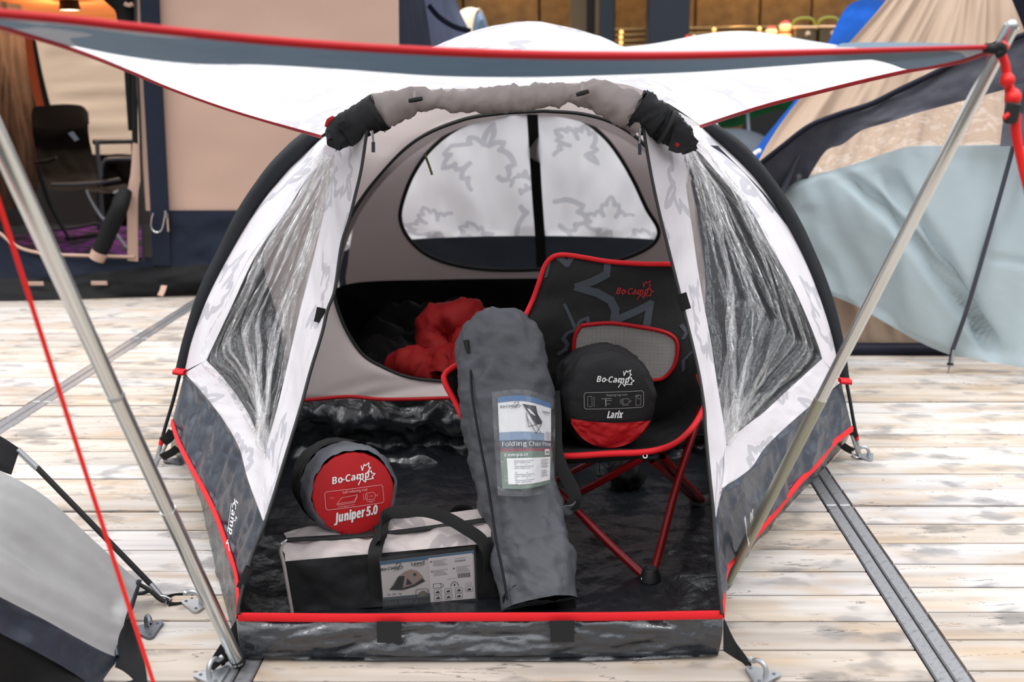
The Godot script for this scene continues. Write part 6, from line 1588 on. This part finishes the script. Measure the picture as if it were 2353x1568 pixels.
	for q in [[[Vector2(0.406, 0.024), Vector2(0.408, 0.074), Vector2(0.328, 0.125), Vector2(0.237, 0.175), Vector2(0.370, 0.186), Vector2(0.462, 0.218), Vector2(0.504, 0.271), Vector2(0.513, 0.334), Vector2(0.581, 0.302), Vector2(0.712, 0.239), Vector2(0.705, 0.310), Vector2(0.702, 0.390)], 0.046], [[Vector2(0.196, 0.297), Vector2(0.322, 0.416), Vector2(0.324, 0.363), Vector2(0.359, 0.337), Vector2(0.382, 0.382)], 0.02], [[Vector2(0.327, 0.422), Vector2(0.297, 0.456), Vector2(0.305, 0.496), Vector2(0.350, 0.523), Vector2(0.362, 0.562), Vector2(0.344, 0.599)], 0.022], [[Vector2(0.076, 0.019), Vector2(0.141, 0.058), Vector2(0.160, 0.005)], 0.036], [[Vector2(0.017, 0.021), Vector2(0.025, 0.085), Vector2(0.030, 0.138)], 0.02], [[Vector2(0.901, 0.443), Vector2(0.930, 0.509), Vector2(0.909, 0.549)], 0.025], [[Vector2(0.981, 0.682), Vector2(0.949, 0.700), Vector2(0.907, 0.716), Vector2(0.895, 0.775)], 0.02]]:
		fl = PackedVector2Array()
		f_line(fl, q[0], q[1])
		print_on("leaf_print", fl, bm, print_grey, t)
	fl = PackedVector2Array()
	f_logo(fl, Vector2(0, 0), 0.052)
	var lc: Vector2 = [Vector2(0.587, 0.162)][0]
	var b2 := on_rows(back, 0.0026 * sgn)
	print_on("lettering", fl, func(p: Vector2) -> Vector3: return b2.call(lc + Vector2(p.x, -p.y)), plain(Color(0.62, 0.05, 0.06), 0.6), t)
	# frame
	var legs := [[v(0.218, 0.014, -2.265), v(0.124, 0.078, -2.34), v(0.011, 0.169, -2.42), v(-0.152, 0.294, -2.52)], [v(0.232, 0.017, -2.27), v(0.265, 0.08, -2.36), v(0.304, 0.182, -2.44), v(0.371, 0.344, -2.54)], [v(0.211, 0.284, -2.34), v(0.074, 0.161, -2.44), v(-0.107, 0.016, -2.565)], [v(0.233, 0.268, -2.36), v(0.308, 0.151, -2.53), v(0.395, 0.009, -2.74)], [v(0.262, 0.264, -2.4), v(0.334, 0.14, -2.56), v(0.422, -0.001, -2.74)], [v(0.011, 0.117, -2.62), v(0.069, 0.134, -2.66), v(0.134, 0.153, -2.7)], [v(0.443, -0.003, -2.75), v(0.433, 0.101, -2.74), v(0.419, 0.22, -2.72)]]
	var lr := [0.0098, 0.0098, 0.0095, 0.0095, 0.011, 0.0085, 0.011]
	for i in legs.size():
		put("leg", rod(legs[i], lr[i], 12, 12), tube, t)
	put("hub", block(v(0.223, 0.286, -2.345), v(0.05, 0.018, 0.024), 0.006), M.black, t)
	put("rivet", rod([v(0.213, 0.296, -2.318), v(0.214, 0.292, -2.33)], 0.006, 14), M.chrome, t)
	put("rivet", rod([v(0.208, 0.021, -2.25), v(0.21, 0.015, -2.262)], 0.004, 12), M.chrome, t)
	put("rivet", rod([v(0.391, 0.011, -2.725), v(0.393, 0.005, -2.74)], 0.004, 12), M.chrome, t)
	var ft := v(0.226, 0.009, -2.262)
	put("foot", skin(turned(v(ft.x, 0.008, ft.z), Vector3.UP, Vector3.RIGHT, [Vector2(0, 0), Vector2(0, 0.026), Vector2(0.008, 0.026), Vector2(0.032, 0.017), Vector2(0.036, 0.012), Vector2(0.036, 0)], 20), true), M.black, t)
	var f2 := v(0.408, 0, -2.721)
	put("foot", skin(turned(v(f2.x, 0.008, f2.z), Vector3.UP, Vector3.RIGHT, [Vector2(0, 0), Vector2(0, 0.034), Vector2(0.008, 0.034), Vector2(0.03, 0.02), Vector2(0.034, 0)], 20), true), M.black, t)
	var f3 := v(-0.112, 0, -2.586)
	put("foot", skin(turned(v(f3.x, 0.008, f3.z), Vector3.UP, Vector3.RIGHT, [Vector2(0, 0), Vector2(0, 0.026), Vector2(0.008, 0.026), Vector2(0.03, 0.017), Vector2(0.034, 0)], 20), true), M.black, t)

	var pouch := thing("drawstring_pouch", "small crumpled black pouch with drawstring lying under the folding chair", "pouch", v(0.213, 0, -2.871))
	var st := tool()
	ball(st, v(0.21, 0.056, -2.84), v(0.042, 0.04, 0.05), 24)
	var pb := put("bag", st.commit(), M.black_cloth, pouch)
	bumpy(pb, 0.022, 30.0, 121)
	put("cord", rod([v(0.176, 0.101, -2.8), v(0.152, 0.084, -2.8), v(0.133, 0.103, -2.8), v(0.131, 0.071, -2.8), v(0.139, 0.058, -2.8)], 0.002, 6, 20), M.black, pouch)
	put("cord_lock", rod([v(0.124, 0.062, -2.8), v(0.144, 0.062, -2.8)], 0.006, 10), M.black, pouch)

# ---------------------------------------------------------------- sleeping bags
func sleeping_things() -> void:
	var fc := v(0.136, 0.394, -2.4)
	var rc := v(0.115, 0.371, -2.6)
	var ax := rc - fc
	var black := cloth(Color(0.10, 0.098, 0.105), 0.6, 0.4, 5.0)
	var t := thing("sleeping_bag_sack", "round black stuff sack with red lower panel resting on the folding chair seat", "stuff sack", fc + v(0, -0.11, 0))
	put("body", skin(turned(fc, ax, Vector3.UP, profile([Vector2(-0.014, 0.0), Vector2(-0.012, 0.03), Vector2(-0.007, 0.07), Vector2(0.002, 0.1), Vector2(0.02, 0.112), Vector2(0.06, 0.12), Vector2(0.13, 0.126), Vector2(0.2, 0.118), Vector2(0.23, 0.09), Vector2(0.24, 0.0)], 50), 72, 0.007, 9, 131), true), black, t)
	var fm := face_map(fc, ax, 0.0145, 0.108, 0.005)
	var rows := []
	for j in 21:
		var q := j / 20.0
		var line := PackedVector3Array()
		for i in 41:
			var s := i / 20.0 - 1.0
			var an := s * 1.16
			var arc := Vector2(sin(an) * 0.103, -cos(an) * 0.103)
			var ch := Vector2(s * 0.0945, -0.034 - 0.005 * s - 0.006 * (1 - s * s))
			line.append(fm.call(ch.lerp(arc, q)))
		rows.append(line)
	put("lower_panel", skin(crease(rows, 0.006, 18, 18, 132, 0.1)), M.red, t)
	var fl := PackedVector2Array()
	f_logo(fl, Vector2(0.003, 0.062), 0.0195, -0.06)
	for o in [Vector2(-0.0005, 0), Vector2(0.0005, 0), Vector2(0, 0.0006)]:
		f_text(fl, "Larix", Vector2(0.008, -0.021) + o, 0.0235, 700, 0.2, 0.66, -0.03)
	print_on("lettering", fl, fm, M.white_ink, t)
	fl = PackedVector2Array()
	f_frame(fl, Vector2(-0.064, -0.006), Vector2(0.077, 0.033), 0.0012, 0.004)
	f_text(fl, "Sleeping bag Larix", Vector2(0.012, 0.026), 0.0062, 400)
	f_frame(fl, Vector2(-0.056, 0.0), Vector2(-0.046, 0.024), 0.0008, 0.001)
	f_line(fl, [Vector2(-0.041, 0.0), Vector2(-0.041, 0.023)], 0.0008)
	f_line(fl, [Vector2(-0.014, 0.001), Vector2(-0.014, 0.016)], 0.0022)
	f_rect(fl, Vector2(-0.024, 0.0175), Vector2(0.0, 0.0187))
	f_rect(fl, Vector2(-0.012, 0.013), Vector2(0.0, 0.014))
	f_rect(fl, Vector2(-0.012, 0.005), Vector2(-0.004, 0.006))
	f_roll(fl, Vector2(0.033, 0.01), 0.0125)
	f_frame(fl, Vector2(0.058, -0.001), Vector2(0.07, 0.023), 0.0008, 0.001)
	f_frame(fl, Vector2(0.059, 0.018), Vector2(0.063, 0.022), 0.0006, 0.0005)
	f_rect(fl, Vector2(0.062, 0.014), Vector2(0.068, 0.015))
	print_on("printed_frame", fl, fm, plain(Color(0.55, 0.54, 0.54), 0.6), t)

	var bag := thing("sleeping_bag", "rumpled black sleeping bag with red lining spread inside the inner tent", "sleeping bag", v(-0.3, 0.03, -3.8))
	var rows2 := []
	wrinkle.seed = 140
	wrinkle.frequency = 1.0
	wrinkle.fractal_type = FastNoiseLite.FRACTAL_FBM
	for j in 61:
		var line := PackedVector3Array()
		for i in 61:
			var s := i / 60.0
			var q := j / 60.0
			var edge := smoothstep(0, 0.12, s) * smoothstep(0, 0.12, 1 - s) * smoothstep(0, 0.08, q) * smoothstep(0, 0.1, 1 - q)
			var x := lerpf(-0.86, 0.46, s)
			var z := lerpf(-3.26, -4.55, q)
			var y := 0.03 + edge * (0.13 + 0.12 * wrinkle.get_noise_2d(x * 3.0, z * 3.0) + 0.04 * wrinkle.get_noise_2d(x * 11.0, z * 11.0))
			line.append(v(x, y, z))
		rows2.append(line)
	put("cover", skin(rows2), cloth(Color(0.05, 0.045, 0.048), 0.8, 0.4, 3.0), bag)
	var st2 := tool()
	bar(st2, cr([v(-0.235, 0.294, -3.5), v(-0.261, 0.346, -3.46), v(-0.322, 0.368, -3.42), v(-0.378, 0.355, -3.4), v(-0.398, 0.316, -3.38), v(-0.378, 0.277, -3.36), v(-0.389, 0.239, -3.34), v(-0.417, 0.205, -3.33)], 40), [0.03, 0.055, 0.062, 0.06, 0.05, 0.045, 0.05, 0.04], 20)
	bar(st2, cr([v(-0.524, 0.217, -3.34), v(-0.479, 0.237, -3.33), v(-0.429, 0.234, -3.32), v(-0.379, 0.21, -3.31)], 24), [0.02, 0.05, 0.058, 0.04], 18)
	bar(st2, cr([v(-0.362, 0.205, -3.28), v(-0.351, 0.244, -3.32), v(-0.317, 0.252, -3.33), v(-0.294, 0.221, -3.3), v(-0.285, 0.193, -3.27)], 30), [0.04, 0.05, 0.052, 0.05, 0.04], 18)
	bar(st2, cr([v(-0.306, 0.279, -3.38), v(-0.262, 0.299, -3.36), v(-0.211, 0.263, -3.33), v(-0.196, 0.213, -3.3)], 24), [0.05, 0.055, 0.05, 0.05], 18)
	var ln := put("lining", st2.commit(), cloth(Color(0.50, 0.035, 0.035), 0.7, 0.3, 4.0), bag)
	bumpy(ln, 0.02, 12.0, 141)
	bumpy(ln, 0.007, 40.0, 142)

# ---------------------------------------------------------------- grey tent in the near left corner
func grey_tent() -> void:
	var t := thing("grey_tent", "pale grey tent corner with dark base band in the near left foreground", "tent", v(-0.873, 0, -1.914))
	var pale := cloth(Color(0.62, 0.615, 0.61), 0.5, 0.25, 1.2, 0.15, 0.35)
	var up := [v(-1.32, 0.562, -1.95), v(-1.229, 0.471, -2), v(-1.168, 0.4, -2.03), v(-1.13, 0.363, -2.05), v(-1.068, 0.293, -2.09), v(-1, 0.191, -2.12), v(-0.95, 0.115, -2.14), v(-0.913, 0.064, -2.15)]
	var lo := [v(-1.046, 0.506, -1.5), v(-1.015, 0.383, -1.6), v(-0.991, 0.306, -1.67), v(-0.972, 0.257, -1.71), v(-0.943, 0.17, -1.79), v(-0.917, 0.09, -1.86), v(-0.893, 0.031, -1.91), v(-0.881, 0.006, -1.935)]
	put("wall", skin(crease(loft([up, [v(-1.195, 0.516, -1.74), v(-1.135, 0.411, -1.82), v(-1.092, 0.333, -1.87), v(-1.063, 0.293, -1.9), v(-1.018, 0.205, -1.96), v(-0.957, 0.118, -2), v(-0.922, 0.067, -2.03), v(-0.905, 0.041, -2.06)], lo], 80, 50), 0.03, 0.6, 3.5, 151, 0.05)), pale, t)
	put("base_band", skin(crease(loft([lo, [v(-1.035, 0.455, -1.47), v(-1.005, 0.328, -1.57), v(-0.976, 0.256, -1.63), v(-0.958, 0.209, -1.67), v(-0.925, 0.124, -1.74), v(-0.896, 0.045, -1.8), v(-0.877, -0.006, -1.83), v(-0.871, -0.028, -1.85)]], 70, 14), 0.012, 3, 5, 152)), M.slate, t)
	put("mud_skirt", skin(crease(loft([[v(-1.042, 0.452, -1.48), v(-1.012, 0.324, -1.58), v(-0.982, 0.253, -1.64), v(-0.964, 0.205, -1.68), v(-0.93, 0.12, -1.75), v(-0.901, 0.041, -1.81), v(-0.875, -0.033, -1.86)], [v(-1.351, 0.004, -1.86), v(-1.181, 0.004, -1.8), v(-1.069, 0.004, -1.743), v(-1.007, 0.004, -1.716), v(-0.909, 0.004, -1.676), v(-0.842, 0.004, -1.663), v(-0.788, 0.004, -1.663)]], 60, 14), 0.02, 3, 3, 153)), M.black_cloth, t)
	put("edge_tape", rod([v(-0.91, 0.068, -2.148), v(-0.917, 0.043, -2.14), v(-0.915, 0.02, -2.09), v(-0.91, 0.018, -2.02), v(-0.892, 0.012, -1.96), v(-0.878, 0.007, -1.93)], 0.0085, 10, 40, 0.6), M.slate, t)
	put("ground_flap", skin(crease(loft([[v(-0.899, 0.031, -2.06), v(-0.899, 0.029, -2), v(-0.879, 0.008, -1.93), v(-0.862, -0.022, -1.84)], [v(-0.908, 0.004, -2.081), v(-0.871, 0.004, -2.022), v(-0.821, 0.004, -1.923), v(-0.767, 0.004, -1.8)]], 24, 10), 0.01, 4, 4, 154)), M.black_cloth, t)
	put("roof_corner", skin(crease(loft([[v(-1.351, 0.565, -2), v(-1.248, 0.479, -2.1), v(-1.192, 0.393, -2.18), v(-1.173, 0.349, -2.22)], [v(-1.327, 0.559, -1.96), v(-1.229, 0.421, -2.05), v(-1.146, 0.351, -2.08), v(-1.135, 0.334, -2.1)]], 30, 10), 0.012, 3, 3, 155)), M.black_cloth, t)
	put("pole_ferrule", rod([v(-1.169, 0.354, -2.2), v(-1.13, 0.31, -2.2)], 0.0068, 12), M.galv, t)
	put("pole", rod([v(-1.131, 0.313, -2.2), v(-0.901, 0.035, -2.19)], 0.0062, 12), M.black, t)
	put("pole_tip", rod([v(-0.903, 0.038, -2.19), v(-0.866, -0.003, -2.18)], [0.0062, 0.005], 12), M.galv, t)
	put("corner_cord", rod([v(-0.918, 0.054, -2.16), v(-0.902, 0.044, -2.16), v(-0.889, 0.033, -2.16), v(-0.873, 0.018, -2.16), v(-0.862, 0.01, -2.16)], 0.0045, 8, 16), M.black, t)
	put("corner_cord", rod([v(-0.922, 0.03, -2.16), v(-0.908, 0.032, -2.16), v(-0.893, 0.037, -2.16), v(-0.887, 0.031, -2.16), v(-0.878, 0.02, -2.16), v(-0.866, 0.011, -2.16)], 0.0045, 8, 16), M.black, t)
	put("ring", rod([v(-0.878, 0.017, -2.17), v(-0.869, 0.009, -2.17), v(-0.858, 0.004, -2.17), v(-0.852, 0.009, -2.17), v(-0.859, 0.015, -2.17), v(-0.872, 0.019, -2.17), v(-0.878, 0.017, -2.17)], 0.0025, 8, 30), M.chrome, t)
	put("peg_loop", tape([v(-0.858, 0.003, -2.165), v(-0.869, 0.002, -2.19), v(-0.861, -0.003, -2.21), v(-0.84, -0.006, -2.22), v(-0.825, -0.009, -2.22), v(-0.816, -0.007, -2.2), v(-0.819, -0.002, -2.175), v(-0.84, -0.001, -2.165), v(-0.855, 0.003, -2.16)], Vector3.UP, 0.013, 0.004, 50), M.webbing, t)
	put("loose_cord", rod([v(-0.881, -0.006, -1.93), v(-0.862, -0.003, -1.91), v(-0.835, -0.002, -1.885), v(-0.805, -0.004, -1.85)], 0.0035, 8, 16), M.black, t)

# ---------------------------------------------------------------- upright poles, guys and deck hooks
func hook(at: Vector3, turn: float, label: String, mat: Material) -> void:
	var t := thing("deck_hook", label, "hook", v(at.x, 0, at.z))
	var plate := PackedVector2Array()
	for c in [Vector2(0, 0.030), Vector2(-0.026, -0.018), Vector2(0.026, -0.018)]:
		var base: float = c.angle()
		for k in 7:
			plate.append(c + Vector2.from_angle(base + (k / 6.0 - 0.5) * 2.1) * 0.008)
	var st := tool()
	var idx := Geometry2D.triangulate_polygon(plate)
	for i in range(0, idx.size(), 3):
		for k in [0, 1, 2]:
			var p := plate[idx[i + k]]
			st.set_normal(Vector3.UP)
			st.add_vertex(v(p.x, 0.006, p.y))
	for i in plate.size():
		var a := plate[i]
		var b := plate[(i + 1) % plate.size()]
		var n := v(b.y - a.y, 0, -(b.x - a.x)).normalized()
		for q in [[a, 0.0], [b, 0.0], [b, 0.006], [a, 0.0], [b, 0.006], [a, 0.006]]:
			st.set_normal(n)
			st.add_vertex(v(q[0].x, q[1], q[0].y))
	var turned_by := Basis(Vector3.UP, turn)
	var pm := put("plate", st.commit(), mat, t)
	pm.position = Vector3.ZERO
	pm.basis = turned_by
	var hk := put("hook_bar", rod([v(0.0, 0.004, -0.012), v(0.0, 0.022, -0.012), v(0.002, 0.033, -0.004), v(0.004, 0.034, 0.008), v(0.004, 0.028, 0.018), v(0.004, 0.029, 0.026)], [0.0055, 0.005, 0.005, 0.005, 0.005, 0.006], 12, 24), mat, t)
	hk.position = Vector3.ZERO
	hk.basis = turned_by
	for p in [Vector2(-0.021, -0.015), Vector2(0.021, -0.015), Vector2(0, 0.027)]:
		var sc := put("screw", rod([v(p.x, 0.005, p.y), v(p.x, 0.0078, p.y)], [0.0042, 0.003], 10), M.dull_steel, t)
		sc.position = Vector3.ZERO
		sc.basis = turned_by

func fittings() -> void:
	hook(v(-0.86, 0, -2.048), 0.5, "empty grey deck hook beside the grey tent's black ground flap", M.dull_steel)
	hook(v(-0.794, 0, -2.162), -1.9, "deck hook holding the black webbing loop of the grey tent", M.galv)
	hook(v(-0.665, 0, -1.872), 2.6, "deck hook at the dome tent's front left strap by the steel pole foot", M.galv)
	hook(v(0.409, 0, -1.872), -2.5, "deck hook at the dome tent's front right corner strap", M.galv)
	hook(v(-1.151, 0, -3.069), -1.5, "small deck hook at the dome tent's rear left pole tip", M.dull_steel)
	hook(v(0.962, 0, -3.107), -1.9, "small deck hook at the dome tent's rear right pole tip", M.galv)

	var lp := thing("canopy_pole", "steel pole propping the left canopy corner, its foot on the metal strip", "pole", v(-0.627, 0, -1.912))
	var lf := v(-0.627, 0, -1.912)
	var lt := v(-0.687, 1.216, -1.25)
	put("tube", rod([lf + (lt - lf) * 0.015, lf + (lt - lf) * 0.5, lt], 0.0122, 20), M.steel, lp)
	put("lower_tube", rod([lf + (lt - lf) * 0.012, lf + (lt - lf) * 0.36], 0.0132, 20), M.steel, lp)
	put("foot_cap", rod([lf + v(0, 0.008, 0), lf + (lt - lf) * 0.022], [0.0135, 0.0145], 16), M.black, lp)
	put("joint", rod([lf + (lt - lf) * 0.556, lf + (lt - lf) * 0.56], 0.0134, 20), M.galv, lp)

	var rp := thing("canopy_pole", "steel pole propping the right canopy corner, its foot beside the tent's right wall", "pole", v(0.396, 0, -2.249))
	var rf := v(0.396, 0, -2.249)
	var rt := v(0.682, 1.219, -1.65)
	put("tube", rod([rf + (rt - rf) * 0.01, rf + (rt - rf) * 0.5, rt], 0.0112, 20), M.steel, rp)
	put("lower_tube", rod([rf, rf + (rt - rf) * 0.44], 0.0124, 20), plain(Color(0.62, 0.62, 0.56), 0.38, 0.7), rp)
	put("foot_cap", rod([rf + v(0, 0.006, 0), rf + (rt - rf) * 0.015], [0.0125, 0.0135], 16), M.black, rp)
	var st := tool()
	ball(st, rt, Vector3.ONE * 0.0095, 14)
	put("spigot", st.commit(), M.galv, rp)

	var lg := thing("guy_rope", "taut red guy rope crossing the left canopy pole and the deck", "rope", v(-0.592, 0.028, -1.5))
	put("rope", rod([v(-0.682, 1.214, -1.24), v(-0.693, 0.983, -1.34), v(-0.616, -0.017, -1.56)], 0.0033, 8, 30), M.red_cord, lg)
	var rg := thing("guy_rope", "knotted red guy line with black slider hanging from the right canopy corner", "rope", v(0.682, 0.985, -1.55))
	var cord := put("rope", rod([v(0.652, 1.188, -1.62), v(0.66, 1.176, -1.62), v(0.668, 1.156, -1.62), v(0.67, 1.143, -1.62), v(0.676, 1.128, -1.62), v(0.681, 1.114, -1.62), v(0.688, 1.092, -1.62), v(0.691, 1.068, -1.62), v(0.699, 1.039, -1.62), v(0.71, 1.004, -1.62), v(0.742, 0.911, -1.62), v(0.799, 0.733, -1.62), v(0.811, 0.491, -1.5), v(0.843, 0.148, -1.4)], [0.006, 0.0075, 0.006, 0.0055, 0.006, 0.0055, 0.006, 0.005, 0.005, 0.004, 0.004, 0.004], 10, 80), M.red_cord, rg)
	for q in [[v(0.667, 1.141, -1.61), v(0.0105, 0.011, 0.0105)], [v(0.678, 1.116, -1.61), v(0.0115, 0.014, 0.0115)], [v(0.653, 1.188, -1.61), v(0.011, 0.0085, 0.01)]]:
		var sk := tool()
		ball(sk, q[0], q[1], 16)
		put("knot", sk.commit(), M.red_cord, cord)
	put("slider", block(v(0.677, 1.095, -1.605), v(0.022, 0.034, 0.012), 0.005, Basis(Vector3.BACK, -0.15)), M.black, rg)
	put("cord_tail", rod([v(0.67, 1.093, -1.6), v(0.665, 1.089, -1.6), v(0.663, 1.087, -1.6)], 0.0035, 8), M.red_cord, rg)
